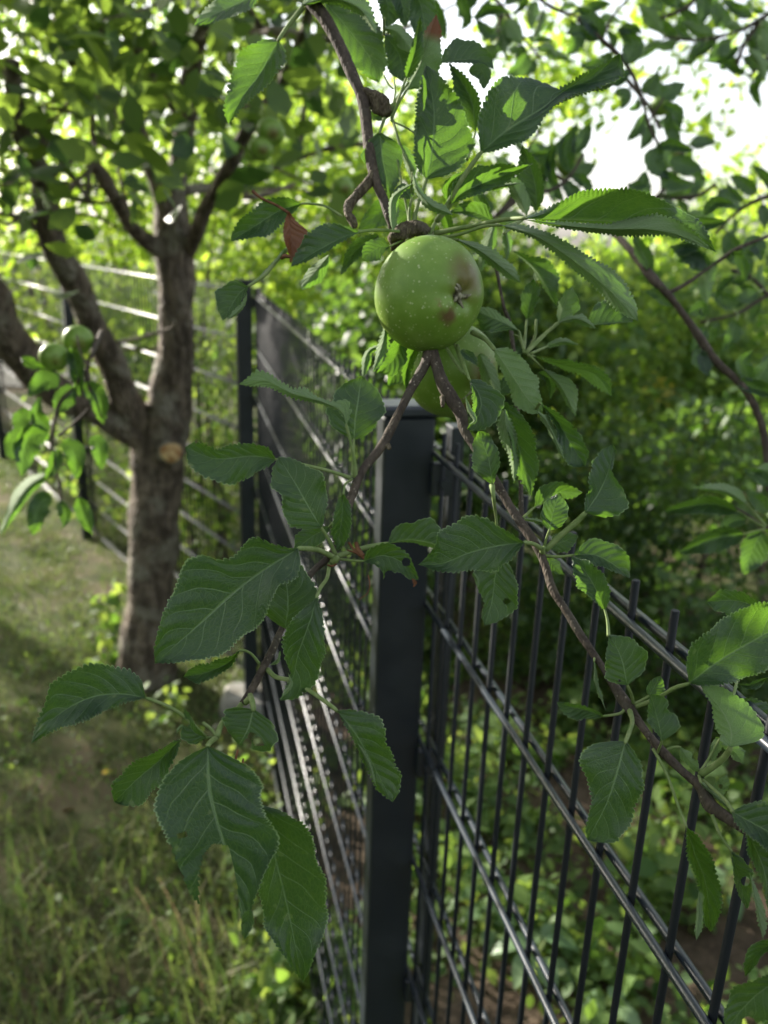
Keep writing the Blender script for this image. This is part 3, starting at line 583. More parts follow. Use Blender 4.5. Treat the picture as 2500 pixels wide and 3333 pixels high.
# right fork, middle cluster
LF([(2042, 2230), (2028, 2160), (2008, 2110), (1984, 2066)], [(.06, 36), (.2, 64), (.4, 62), (.65, 44), (.88, 18)], [(.06, 24), (.2, 58), (.45, 86), (.7, 66), (.9, 24)], dz=-.024, tone=.1, pet=[(2062, 2292), (2056, 2262)], pr=5, cut=[(2016, 2216, 5)])
LF([(1963, 2331), (1905, 2310), (1855, 2300), (1812, 2284)], [(.15, 18), (.4, 36), (.65, 36), (.88, 20)], [(.15, 10), (.5, 12), (.8, 10)], dz=.0, tone=.2, pet=[(2036, 2302), (2020, 2322)], pr=5)
LF([(2155, 2412), (2142, 2350), (2118, 2258)], [(.3, 20), (.5, 32), (.7, 24)], [(.08, 38), (.25, 66), (.45, 62), (.6, 42), (.72, 48), (.9, 36)], dz=-.02, tone=.4, pet=[(2140, 2450)], pr=4)
LF([(2113, 2264), (2138, 2222), (2150, 2200)], 22, 36, dz=-.004, tone=.4, pet=[(2058, 2295), (2090, 2278)], pr=4)
LF([(2242, 2225), (2350, 2145), (2480, 2070), (2660, 1975)], [(.06, 52), (.18, 92), (.35, 112), (.55, 112), (.8, 70)], [(.06, 34), (.15, 60), (.3, 86), (.5, 105), (.75, 80)], dz=-.045, tone=.45, pet=[(2066, 2302), (2140, 2272), (2195, 2240)], pr=6, fold=.35)
LF([(2500, 1990), (2400, 1955), (2302, 1958)], [(.2, 30), (.45, 62), (.6, 80), (.75, 40), (.9, 30)], [(.2, 20), (.5, 30), (.8, 36)], dz=.03, tone=.9, cut=[(2318, 2022, 18)])
LF([(2378, 2432), (2376, 2370), (2340, 2300), (2282, 2234)], [(.08, 34), (.3, 42), (.5, 36), (.7, 16), (.9, 6)], [(.05, 60), (.15, 100), (.35, 98), (.55, 78), (.75, 50), (.92, 26)], dz=-.03, tone=.6, uL=1, uR=1, pet=[(2282, 2520), (2330, 2490), (2362, 2460)], pr=10, fold=.3)
LF([(2345, 2420), (2390, 2446), (2420, 2488)], [(.3, 26), (.7, 26)], [(.3, 14), (.7, 20)], dz=-.01, tone=.4, uL=1, uR=1)
LF([(2345, 2400), (2330, 2440), (2318, 2480)], 16, 20, dz=.0, tone=.3, uL=1, uR=1, pet=[(2275, 2515), (2300, 2480)], pr=4)
LF([(2380, 2280), (2450, 2330), (2540, 2400)], [(.2, 40), (.5, 60)], [(.3, 34), (.7, 34)], dz=.02, tone=.8)
LF([(2400, 2215), (2385, 2290), (2372, 2300)], 5, 5, dz=.02, tone=.4, uL=1, uR=1, pet=[(2378, 2300)], pr=5)
LF([(2320, 2225), (2325, 2250), (2335, 2275)], [(.2, 22)], [(.2, 18)], dz=.01, tone=.8)
LF([(2500, 2205), (2440, 2230), (2400, 2225)], [(.4, 20)], [(.4, 8)], dz=.03, tone=.8)
LF([(2036, 2414), (2010, 2510), (1972, 2620), (1912, 2735)], [(.05, 28), (.18, 66), (.35, 96), (.55, 98), (.75, 92), (.88, 86), (.96, 46)], [(.03, 50), (.1, 108), (.2, 118), (.3, 124), (.36, 116), (.45, 84), (.6, 58), (.8, 34), (.95, 16)], dz=-.03, tone=.45, pet=[(2048, 2305), (2058, 2350), (2046, 2390)], pr=7, fold=.35)
LF([(2235, 2692), (2262, 2780), (2298, 2880), (2314, 3034)], [(.1, 28), (.3, 44), (.5, 46), (.62, 50), (.85, 34)], [(.1, 12), (.3, 28), (.5, 26), (.75, 28), (.93, 18)], dz=-.006, tone=.05, pet=[(2126, 2436), (2170, 2520), (2210, 2630)], pr=5)
LF([(2274, 2900), (2274, 2980), (2266, 3062)], [(.1, 22), (.25, 10), (.7, 16)], [(.3, 6), (.8, 6)], dz=-.014, tone=.7, uL=1, uR=1)
LF([(2381, 2770), (2402, 2850), (2432, 2956)], [(.15, 26), (.4, 48), (.7, 38), (.9, 16)], [(.15, 6), (.5, 16), (.8, 14)], dz=-.004, tone=.2, cut=[(2426, 2868, 15)], pet=[(2318, 2652), (2345, 2720)], pr=5)
LF([(2384, 2642), (2470, 2690), (2560, 2740), (2660, 2800)], [(.06, 36), (.2, 70), (.5, 90)], [(.06, 26), (.2, 40), (.4, 46), (.7, 60)], dz=-.035, tone=.4, pet=[(2280, 2535), (2330, 2575), (2365, 2610)], pr=6)
LF([(2425, 2700), (2462, 2770), (2490, 2850), (2505, 2985)], [(.2, 60), (.6, 90)], [(.1, 10), (.25, 28), (.45, 24), (.7, 10)], dz=-.03, tone=.4)
LF([(2440, 2840), (2458, 2920), (2484, 3060)], [(.3, 10), (.6, 26), (.85, 18)], [(.3, 4), (.7, 6)], dz=-.04, tone=.7, uL=1, uR=1)
LF([(2540, 3060), (2470, 3100), (2426, 3180)], [(.2, 20), (.4, 14), (.7, 16)], [(.2, 20), (.5, 34), (.8, 24)], dz=-.03, tone=.3, cut=[(2462, 3172, 20)])
LF([(2580, 3160), (2460, 3240), (2360, 3350)], [(.3, 70), (.6, 90)], [(.2, 24), (.4, 40), (.6, 74), (.85, 40)], dz=-.035, tone=.3, cut=[(2436, 3330, 22)])
LF([(2215, 2432), (2240, 2470), (2278, 2512)], [(.2, 10), (.4, 26), (.5, 8), (.7, 22)], [(.3, 20), (.6, 14), (.8, 16)], dz=-.004, tone=.4, uL=1, uR=1, pet=[(2165, 2442), (2195, 2432)], pr=4)
LF([(2325, 2590), (2352, 2548), (2366, 2520)], [(.3, 20), (.7, 14)], [(.2, 20), (.6, 26)], dz=.006, tone=.2, uL=1, uR=1, cut=[(2345, 2560, 8)])
LF([(2280, 2545), (2330, 2590), (2400, 2650)], 10, 8, dz=-.01, tone=.5, uL=1, uR=1, pet=[(2275, 2525)])
LF([(1934, 2150), (1942, 2230), (1972, 2312)], 8, 5, dz=-.004, tone=.5, uL=1, uR=1, pet=[(1935, 2140)], pr=4)
# left fork
LF([(1152, 1433), (1160, 1345), (1178, 1222)], [(.06, 36), (.2, 76), (.4, 94), (.65, 86), (.85, 52)], [(.06, 30), (.2, 62), (.4, 84), (.65, 86), (.85, 54)], dz=-.004, tone=.45, pet=[(1148, 1552), (1150, 1490)], pr=5, fold=.4)
LF([(1128, 1385), (1112, 1340), (1050, 1308), (950, 1280), (860, 1238), (778, 1250)], [(.1, 6), (.3, 10), (.6, 12), (.8, 22), (.92, 16)], [(.06, 18), (.15, 42), (.22, 12), (.35, 12), (.45, 30), (.55, 14), (.7, 18), (.85, 32), (.95, 10)], dz=-.025, tone=.35, uL=1, uR=1, pet=[(1160, 1556), (1148, 1470)], pr=6, fold=.2, wav=.5)
LF([(900, 1495), (820, 1484), (700, 1492), (602, 1455)], [(.08, 34), (.25, 60), (.5, 84), (.7, 72), (.9, 42)], [(.08, 28), (.25, 42), (.5, 40), (.65, 30), (.85, 38), (.95, 24)], dz=-.006, tone=.55, pet=[(1143, 1556), (1080, 1535), (1000, 1516)], pr=6, fold=.4)
LF([(1045, 1716), (1000, 1640), (960, 1572), (908, 1486)], [(.06, 48), (.2, 84), (.32, 84), (.45, 70), (.58, 62), (.75, 74), (.92, 36)], [(.05, 18), (.2, 58), (.4, 84), (.6, 84), (.8, 54), (.93, 28)], dz=-.02, tone=.1, pet=[(1092, 1805), (1072, 1760)], pr=6, fold=.4)
LF([(1118, 1607), (1112, 1690), (1098, 1792)], [(.15, 20), (.4, 34), (.65, 30), (.88, 20)], [(.15, 18), (.4, 28), (.7, 26)], dz=-.02, tone=.25, pet=[(1146, 1560), (1125, 1575)], pr=4)
LF([(1072, 1716), (1018, 1745), (958, 1792)], [(.2, 30), (.5, 36), (.8, 20)], [(.2, 20), (.5, 42), (.8, 32)], dz=.004, tone=.4, pet=[(1082, 1704)])
LF([(970, 1785), (880, 1842), (780, 1912), (650, 2030), (504, 2160)], [(.03, 48), (.09, 78), (.14, 70), (.19, 60), (.25, 84), (.32, 108), (.4, 130), (.5, 142), (.65, 126), (.8, 88), (.93, 34)],
   [(.04, 14), (.1, 52), (.155, 104), (.2, 112), (.26, 106), (.32, 98), (.37, 112), (.42, 160), (.5, 168), (.6, 150), (.72, 122), (.85, 84), (.95, 42)], dz=-.055, tz=.005, tone=.65, pet=[(1090, 1817), (1040, 1792), (1005, 1786)], pr=8, fold=.35, wav=.7)
LF([(929, 2046), (938, 1970), (930, 1890), (900, 1830)], [(.05, 34), (.18, 74), (.35, 78), (.6, 70), (.85, 40)], [(.08, 24), (.25, 74), (.4, 96), (.6, 96), (.82, 60)], dz=-.02, tone=.25, fold=.4)
LF([(1030, 1945), (1010, 2020), (970, 2130), (955, 2200), (914, 2280)], [(.08, 20), (.22, 44), (.42, 84), (.6, 84), (.78, 66), (.92, 44)], [(.08, 20), (.2, 46), (.35, 64), (.5, 60), (.62, 36), (.75, 10), (.9, 6)], dz=-.045, tone=.15, pet=[(1072, 1835), (1065, 1880), (1045, 1910)], pr=6, fold=.4)
LF([(938, 2190), (946, 2230), (912, 2277)], [(.4, 7)], [(.3, 4), (.7, 8)], dz=-.05, tone=.7, uL=1, uR=1, teeth=.2)
LF([(779, 2119), (742, 2158), (672, 2188), (596, 2204)], [(.2, 10), (.5, 24), (.8, 28)], [(.15, 10), (.4, 26), (.7, 30), (.9, 20)], dz=-.008, tone=.5, pet=[(845, 2160), (820, 2130), (795, 2117)], pr=4.5)
LF([(1098, 2313), (1160, 2395), (1215, 2490), (1278, 2612)], [(.06, 34), (.16, 72), (.28, 96), (.4, 88), (.5, 62), (.62, 72), (.8, 66), (.94, 36)], [(.1, 6), (.3, 14), (.5, 22), (.68, 26), (.85, 22)], dz=-.035, tone=.1, pet=[(872, 2180), (900, 2205), (960, 2218), (1010, 2250), (1055, 2280)], pr=7, fold=.45)
LF([(1165, 2420), (1200, 2480), (1225, 2560)], 5, 9, dz=-.036, tone=.5, uL=1, uR=1)
LF([(880, 2165), (905, 2150), (912, 2120)], 6, 6, dz=.0, tone=.3, uL=1, uR=1)
# bottom left cluster
LF([(474, 2271), (380, 2259), (280, 2276), (175, 2338), (102, 2420)], [(.08, 18), (.25, 42), (.45, 62), (.65, 58), (.85, 22)], [(.05, 56), (.15, 88), (.3, 96), (.5, 104), (.62, 98), (.72, 60), (.85, 30)], dz=-.03, tone=.9, pet=[(668, 2398), (600, 2332), (540, 2295)], pr=6, fold=.35)
LF([(672, 2402), (628, 2378), (598, 2304)], [(.15, 30), (.4, 46), (.55, 30), (.8, 8)], [(.2, 14), (.5, 18), (.8, 12)], dz=-.008, tone=.15, pet=[(690, 2402)], cut=[(606, 2352, 12)])
LF([(597, 2360), (582, 2372), (575, 2388)], 6, 5, dz=-.012, tone=.7, uL=1, uR=1)
LF([(826, 2309), (808, 2370), (778, 2425)], [(.08, 40), (.25, 78), (.5, 98), (.7, 106), (.88, 74)], [(.05, 58), (.2, 92), (.5, 92), (.75, 72), (.93, 30)], dz=-.012, tone=.15, pet=[(800, 2285), (818, 2275)], pr=9, cut=[(838, 2412, 16), (820, 2396, 14), (806, 2420, 16), (800, 2440, 18), (852, 2422, 7)])
LF([(590, 2404), (520, 2474), (440, 2542), (372, 2612)], [(.15, 26), (.3, 34), (.42, 66), (.55, 60), (.7, 72), (.85, 64), (.96, 28)], [(.1, 14), (.3, 26), (.5, 44), (.7, 50), (.85, 52), (.95, 26)], dz=.0, tone=.45, pet=[(700, 2400), (660, 2402), (620, 2398)], pr=4, wav=1.6)
limb('twig', [(788, 2290), (760, 2318, -.004), (728, 2345, -.006), (706, 2398, -.008)], [10, 8, 8, 9], 8, 20, .12, M_PET, seed=40)
limb('twig', [(706, 2400, -.008), (690, 2375, -.006), (660, 2352, -.006)], [8, 7, 6], 8, 12, .12, M_PET, seed=41)
limb('twig', [(812, 2262), (822, 2285, -.006), (826, 2308, -.012)], [11, 10, 8], 8, 12, .15, M_PET, seed=42)
limb('bud', [(775, 2440, -.01), (768, 2475, -.01), (785, 2500, -.012), (792, 2470, -.01)], [3, 4, 5, 3], 7, 18, .3, M_DRY, seed=43)
LF([(676, 2428), (682, 2560), (712, 2690), (745, 2790), (800, 3010)], [(.02, 30), (.06, 72), (.12, 128), (.2, 158), (.27, 170), (.34, 146), (.42, 152), (.5, 178), (.6, 180), (.72, 120), (.85, 60)],
   [(.03, 40), (.08, 88), (.16, 142), (.26, 176), (.36, 186), (.48, 190), (.6, 190), (.7, 176), (.82, 158), (.92, 150)], dz=-.05, tz=-.004, tone=.8, pet=[(706, 2400), (688, 2412)], pr=8, fold=.22, wav=.7,
   cut=[[(660, 2975), (648, 2920), (648, 2840), (660, 2785), (695, 2745), (738, 2752), (756, 2800), (772, 2880), (782, 2970), (790, 3060), (700, 3100)], (584, 2720, 9), (600, 2716, 10), [(500, 2700), (530, 2725), (556, 2750), (572, 2800), (600, 2862), (622, 2912), (664, 2962), (664, 3100), (450, 3100)]])
LF([(850, 2618), (895, 2790), (935, 2950), (986, 3198)], [(.06, 60), (.16, 108), (.3, 138), (.5, 142), (.68, 118), (.82, 78), (.93, 36)], [(.1, 30), (.3, 60), (.5, 86), (.65, 88), (.78, 62), (.92, 22)], dz=-.02, tone=.6, fold=.35)
LF([(812, 2960), (806, 3010), (796, 3058)], 18, 22, dz=-.03, tone=.1)
# pale hanging leaves left of the apple
LF([(1255, 1050), (1246, 1120), (1213, 1212)], [(.2, 14), (.5, 22), (.8, 22)], [(.2, 8), (.5, 16), (.8, 8)], dz=-.01, tone=.8, uL=1, uR=1, teeth=1.6)
LF([(1240, 1122), (1196, 1150), (1180, 1236)], [(.2, 10), (.6, 22)], [(.2, 6), (.6, 12)], dz=.0, tone=.6, uL=1, uR=1)
LF([(1312, 1080), (1282, 1170), (1228, 1214)], [(.2, 18), (.5, 42), (.8, 34)], [(.3, 30), (.7, 34)], dz=.012, tone=.15)
LF([(1332, 1130), (1290, 1210), (1262, 1258)], [(.3, 46), (.7, 40)], 30, dz=.03, tone=.5)
LF([(1370, 1100), (1330, 1180), (1322, 1270)], 18, 22, dz=.02, tone=.2)
LF([(1310, 1060), (1320, 1120), (1300, 1180)], 22, 26, dz=.03, tone=.5)
# dry flower remains and thread-like stalks on the left fork
for q, (P, r) in enumerate([([(1135, 1765), (1150, 1785), (1172, 1810)], [3, 4, 5]), ([(1158, 1765), (1166, 1790), (1180, 1812)], [4, 6, 6]), ([(1130, 1790), (1160, 1800), (1190, 1822)], [2, 4, 5]), ([(1198, 1872), (1204, 1900), (1196, 1930), (1168, 1952)], [2.5, 2.5, 2, 2]), ([(1065, 1838), (1080, 1842), (1096, 1835)], [3, 4, 3])]):
    limb('dry_flower_stalk', [(x, y, -.006) for x, y in P], r, 6, 12, .25, M_DRY, seed=60 + q)
for q, (P, r) in enumerate([([(1280, 390), (1300, 470), (1340, 560)], [4, 3, 3]), ([(1270, 392), (1330, 420), (1362, 446)], [3, 3, 3]), ([(1262, 360), (1295, 318), (1330, 268)], [5, 4, 4]), ([(1275, 365), (1286, 300), (1282, 255)], [4, 3, 3]), ([(1250, 245), (1262, 270), (1280, 290)], [3, 3, 3]), ([(1330, 745), (1328, 700), (1300, 560), (1292, 520)], [5, 4, 3, 3]),
                            ([(1400, 770), (1412, 735), (1440, 690), (1470, 655)], [7, 6, 5, 5]), ([(1710, 1150, .02), (1690, 1100, .03), (1672, 1090, .03)], [6, 5, 4]), ([(1712, 1148, .02), (1740, 1100, .02), (1745, 1040, .02)], [6, 5, 4]), ([(1385, 760), (1420, 770), (1480, 782)], [6, 5, 4]), ([(1440, 1110), (1470, 1160), (1508, 1215)], [5, 5, 5]), ([(1480, 1120), (1495, 1160), (1515, 1220)], [5, 5, 4])]):
    limb('petiole', P, r, 7, 16, .06, M_PET, seed=80 + q)

# ================================================================== APPLES
def apple_geo(Rr, seed, seg=40, rings=34, squash=1.0):
    g = np.random.default_rng(seed); t = np.linspace(0, math.pi, rings); ph = np.linspace(0, 2 * math.pi, seg, endpoint=False)
    lob = .018 * np.cos(5 * ph + g.uniform(0, 6)) ; off = .03 * np.cos(ph + g.uniform(0, 6)) + .015 * np.cos(2 * ph + g.uniform(0, 6))
    V = []
    for a in t:
        rad = 1 + .05 * math.cos(2 * a) * -1 - .20 * math.exp(-(a / .26) ** 2) - .36 * math.exp(-((math.pi - a) / .34) ** 2)
        r = Rr * rad * (1 + lob * math.exp(-(a / .9) ** 2) * 1.6 + off * math.sin(a))
        taper = 1 - .07 * math.cos(a)
        V.append(np.c_[r * math.sin(a) * np.cos(ph) * taper, r * math.sin(a) * np.sin(ph) * taper, np.full(seg, 1) * r * math.cos(a) * squash])
    V = np.array(V).reshape(-1, 3); i = np.arange(rings * seg).reshape(rings, seg); j = np.roll(i, -1, 1)
    Q = np.stack([i[:-1], i[1:], j[1:], j[:-1]], -1).reshape(-1, 4)
    return V, Q
APPLE_ME = {}
def apple(px, py, rp, d, ax, label, detail=True, seed=1, xdir=None, group='green apples', dark=0, squash=.97, stalk_to=None):
    Rr = rp * d / F; c = at(px, py, d)
    A = ax[0] * RT + ax[1] * UP - ax[2] * FW; A = A / np.linalg.norm(A)
    Xd = RT - A * np.dot(RT, A); Xd /= np.linalg.norm(Xd); Yd = np.cross(A, Xd)
    t = thing('apple', c, label, 'apple', group)
    t.rotation_euler = Matrix(((Xd[0], Yd[0], A[0]), (Xd[1], Yd[1], A[1]), (Xd[2], Yd[2], A[2]))).to_euler()
    key = (round(Rr, 3), seed)
    V, Q = apple_geo(Rr, seed, 56 if detail else 22, 44 if detail else 18, squash)
    link('fruit', mesh('fruit', V, Q, M_APPLE), t)
    z0 = Rr * .76 * squash
    if detail:
        g = np.random.default_rng(seed + 5)
        for k in range(5):
            a = k * 1.2566 + g.uniform(-.55, .55); l = g.uniform(.003, .0125)
            P = [(.0012 * math.cos(a), .0012 * math.sin(a), z0 - .001), (.003 * math.cos(a), .003 * math.sin(a), z0 + .002), ((.003 + l * .5) * math.cos(a + .2), (.003 + l * .5) * math.sin(a + .2), z0 + .0035 + g.uniform(-.001, .001)), ((.002 + l) * math.cos(a + .35), (.002 + l) * math.sin(a + .35), z0 + .0015 + g.uniform(-.003, .003))]
            Vv, Fc = tube_geo(P, [.0012, .0014, .0009, .0004], 6, 10, .15, 300, k); link('sepal', mesh('sepal', Vv, Fc, M_SEPAL), t)
        Vv, Fc = tube_geo([(0, 0, z0 - .004), (0, 0, z0 + .003)], [.0032, .0022], 10, 5, .2, 300, 4); link('calyx', mesh('calyx', Vv, Fc, M_SEPAL), t)
    zb = -Rr * .64 * squash
    Vv, Fc = tube_geo([(0, 0, zb), (0.001, .0005, zb - Rr * .35), (.003, .001, zb - Rr * .75)], [.0013, .0011, .0017], 7, 8, .05, 100, 2); link('stalk', mesh('stalk', Vv, Fc, M_PET), t)
    return t
apple(1401, 953, 176, .550, (.60, -.26, .76), 'big sharp green apple with brown scab by its dried flower end', True, 3)
apple(1473, 1212, 149, .625, (.5, -.45, .5), 'large green apple half hidden below and behind the sharp one', True, 8)
for px, py, r, d, lab in [(1858, 530, 46, 1.9, 'blurred apple against the white sky, right of the long upright leaf'), (2152, 345, 32, 1.9, 'small blurred apple highest in the bright sky gap'),
                          (2190, 500, 40, 1.9, 'blurred apple among dark leaves at the lower right of the sky gap'),
                          (882, 430, 44, 1.9, 'blurred yellowish apple below the long hanging leaf at the upper left'), (850, 486, 38, 1.9, 'blurred apple tucked beside the yellowish one, lower of the pair'),
                          (1115, 612, 34, 2.0, 'small blurred apple left of the knobbly spur'), (862, 560, 27, 2.2, 'small blurred apple low between two dark limbs of the tree'), (210, 545, 22, 2.6, 'tiny blurred apple left of the tree trunk')]:
    apple(px, py, r, d, (.1, -.7, .5), lab, False, 20 + int(px) % 7, group='blurred apples in the background')
apple(178, 1162, 46, 1.25, (.2, -.8, .5), 'blurred apple on the left hanging cluster, lower left of its pair', False, 30, group='blurred apples in the background')
apple(252, 1108, 48, 1.30, (.2, -.8, .5), 'blurred apple on the left hanging cluster, upper right of its pair', False, 31, group='blurred apples in the background')

# ================================================================== NEAR BLURRED BRANCHES
def branch(label, loc, d, paths, leaves):
    t = thing('apple_branch', at(*loc, d), label, 'branch', 'blurred apple branches'); O = np.array(t.location)
    for q, (P, r) in enumerate(paths):
        W = [at(p[0], p[1], d + (p[2] if len(p) > 2 else 0)) for p in P]
        V, Fc = tube_geo(W, [x * d / F for x in r], 8, max(12, len(P) * 8), .12, 60, q + 3); link('limb' if q == 0 else 'twig', mesh('limb', V, Fc, M_BARK, origin=O), t)
    for lf in leaves:
        a = dict(lf[3]) if len(lf) > 3 else {}
        a.setdefault('tone', .4); LF(lf[0], lf[1], lf[2], parent=t, origin=O, dep=lambda x, y: d, **a)
    return t
branch('blurred bare branch curving down the right side', (1980, 740), .95,
       [([(1980, 740, .1), (2050, 810, .05), (2110, 890), (2180, 965), (2250, 1060), (2325, 1165), (2400, 1240), (2450, 1310), (2485, 1400), (2496, 1500), (2500, 1600)], [12, 13, 15, 14, 13, 13, 12, 12, 11, 10, 9]),
        ([(2175, 955), (2240, 920), (2310, 870), (2400, 810), (2520, 760)], [7, 7, 6, 6, 5]),
        ([(2330, 1170), (2355, 1190), (2362, 1215)], [5, 4, 2])],
       [([(2330, 1150), (2300, 1170), (2300, 1220)], 30, 34, dict(tone=.7)), ([(2262, 1140), (2290, 1180), (2310, 1225)], 26, 30, dict(tone=.7)),
        ([(2455, 1250), (2490, 1200), (2500, 1150)], 30, 40, dict(tone=.7)), ([(2440, 1240), (2420, 1180), (2450, 1140)], 24, 26), ([(2430, 830), (2460, 790), (2480, 850)], 30, 34, dict(tone=.9)),
        ([(2240, 1020), (2290, 1000), (2280, 1040)], 20, 24), ([(2290, 880), (2250, 830), (2180, 800)], 34, 34), ([(2330, 850), (2300, 910), (2300, 990)], 26, 30, dict(uL=1, uR=1)),
        ([(2120, 880), (2080, 800), (2060, 760)], 24, 28), ([(2380, 820), (2420, 860), (2425, 920)], 20, 24, dict(tone=.8)), ([(2200, 990), (2150, 960), (2100, 950)], 24, 26, dict(tone=.2)),
        ([(2310, 870), (2270, 840), (2210, 850)], 30, 24, dict(tone=.8)), ([(2400, 1245), (2500, 1280), (2520, 1320)], 30, 20, dict(tone=.9)),
        ([(2180, 770), (2250, 735), (2370, 720)], 26, 30, dict(tone=1.0)), ([(2290, 700), (2330, 660), (2400, 670)], 20, 20, dict(tone=1.0)), ([(2200, 820), (2260, 790), (2300, 740)], 26, 26, dict(tone=.8))])
branch('blurred twig with dark leaves dangling in the bright sky gap', (1880, 60), 1.3,
       [([(1880, 60), (1960, 130), (2030, 200), (2080, 290), (2110, 400), (2150, 480)], [7, 7, 7, 6, 5, 4]), ([(1960, 130), (1990, 60), (2060, -20)], [5, 4, 3]), ([(2110, 400), (2140, 350), (2160, 320)], [4, 4, 3]),
        ([(1620, 700), (1700, 640), (1790, 620), (1850, 580), (1900, 500)], [8, 8, 7, 6, 5])],
       [([(1960, 130), (1930, 70), (1880, 20)], 34, 30, dict(tone=1.0)), ([(1950, 130), (1900, 100), (1840, 110)], 26, 30, dict(tone=1.0)), ([(1990, 170), (1960, 210), (1890, 215)], 24, 28, dict(tone=1.0)),
        ([(2010, 100), (2060, 90), (2090, 110)], 16, 18, dict(tone=.9)), ([(2050, 230), (2000, 260), (1950, 215)], 24, 26, dict(tone=1.0)), ([(2040, 210), (2060, 140), (2010, 90)], 34, 34, dict(tone=.0)),
        ([(2150, 320), (2200, 290), (2230, 270)], 30, 26, dict(tone=1.0)), ([(2160, 340), (2200, 360), (2215, 420)], 22, 20, dict(tone=1.0)), ([(2180, 360), (2175, 400), (2170, 440)], 14, 14, dict(tone=1.0)),
        ([(2000, 300), (2040, 310), (2045, 330)], 22, 14, dict(tone=1.0)), ([(2090, 300), (2130, 260), (2140, 230)], 20, 22, dict(tone=.1)), ([(2140, 480), (2180, 470), (2260, 490)], 20, 22, dict(tone=1.0)),
        ([(2150, 480), (2130, 530), (2180, 580)], 30, 34, dict(tone=1.0)), ([(2180, 520), (2240, 540), (2290, 560)], 30, 34, dict(tone=1.0)), ([(2150, 560), (2200, 590), (2260, 600)], 20, 34, dict(tone=1.0)), ([(2100, 560), (2090, 600), (2040, 600)], 16, 20, dict(tone=1.0)),
        ([(1850, 560), (1840, 480), (1880, 400)], 24, 34, dict(tone=1.0)), ([(1870, 500), (1910, 430), (1920, 400)], 26, 22, dict(tone=1.0)), ([(1800, 610), (1790, 520), (1830, 450)], 18, 20, dict(tone=.9)), ([(1830, 590), (1870, 640), (1860, 680)], 30, 22, dict(tone=1.0)), ([(1860, 570), (1910, 600), (1915, 640)], 22, 20, dict(tone=1.0)),
        ([(1780, 600), (1730, 560), (1700, 480)], 22, 22, dict(tone=.8)), ([(1720, 630), (1770, 560), (1780, 500)], 20, 20, dict(tone=.9)), ([(1620, 120), (1580, 100), (1550, 60)], 20, 22, dict(tone=1.0)), ([(1540, 60), (1600, 30), (1660, 40)], 18, 18, dict(tone=.7)),
        ([(1400, -10), (1430, 70), (1450, 130)], 26, 26, dict(tone=.3)), ([(1490, -20), (1520, 60), (1500, 100)], 20, 20, dict(tone=.3))])
def auto_leaves(paths, every, ln, seed, tones=(.2, 1.0), side=1.0):
    g = np.random.default_rng(seed); out = []
    for P in paths:
        C = crom(np.array(P, float)[:, :2], 60); L = np.r_[0, np.cumsum(np.hypot(*np.diff(C, axis=0).T))]
        for s_ in np.arange(g.uniform(5, 25), L[-1], every):
            i = min(58, int(np.interp(s_, L, np.arange(60)))); t = C[i + 1] - C[i]; a0 = math.atan2(t[1], t[0]); 
            for sg in (-1, 1):
                if g.uniform() < .25: continue
                a = a0 + sg * g.uniform(.4, 1.4) * side; l = ln * g.uniform(.65, 1.3); b_ = C[i] + np.array([math.cos(a), math.sin(a)]) * l * .22
                m = b_ + np.array([math.cos(a), math.sin(a)]) * l * .5 + g.normal(size=2) * l * .06; a2 = a + g.normal() * .3 + .25; e = m + np.array([math.cos(a2), math.sin(a2)]) * l * .55
                wd = l * g.uniform(.12, .34); w2 = l * g.uniform(.12, .34); u_ = int(g.uniform() < .3)
                out.append(([tuple(b_), tuple(m), tuple(e)], wd, w2, dict(tone=g.uniform(*tones), uL=u_, uR=u_, dz=g.normal() * .06, pet=[tuple(C[i])], pr=3)))
    return out
_tp = [[(1560, -60), (1640, 30), (1700, 120), (1760, 190)], [(1700, -60), (1790, 20), (1900, 60), (1990, 90)], [(1640, 30), (1620, 110), (1650, 190)]]
branch('blurred twigs with dark leaves at the top, right of the sharp cluster', (1560, -60), 1.7, [(P, [7, 6, 5, 4][:len(P)]) for P in _tp], auto_leaves(_tp, 42, 84, 5, (.6, 1.0)))
_tp = [[(2620, -40), (2480, 60), (2380, 110), (2260, 130), (2160, 120)], [(2480, 60), (2420, 150), (2390, 240)], [(2600, 140), (2500, 190), (2440, 250)], [(2300, -60), (2240, 20), (2150, 60)]]
branch('blurred light green spray of leaves in the top right corner', (2620, -40), 1.8, [(P, [8, 7, 6, 5, 4][:len(P)]) for P in _tp], auto_leaves(_tp, 44, 92, 6, (.0, .6)))
_tp = [[(1600, 720), (1680, 620), (1700, 520), (1760, 420)], [(1690, 560), (1790, 560), (1900, 640)], [(2060, 700), (2140, 640), (2200, 560), (2230, 470)], [(2140, 640), (2260, 640), (2330, 600)], [(2040, 260), (2100, 330), (2150, 420)]]
branch('blurred dark leafy shoots along the lower rim of the sky gap', (1600, 720), 1.7, [(P, [8, 7, 6, 5][:len(P)]) for P in _tp], auto_leaves(_tp, 46, 86, 7, (.7, 1.0)))
_tp = [[(2640, 900), (2500, 960), (2400, 1020), (2280, 1050)], [(2640, 640), (2500, 640), (2400, 690), (2330, 760)], [(2500, 960), (2440, 900), (2380, 880)]]
branch('blurred leafy shoots behind the bare branch at the right', (2640, 900), 1.5, [(P, [8, 7, 6, 5][:len(P)]) for P in _tp], auto_leaves(_tp, 50, 92, 9, (.1, 1.0)))
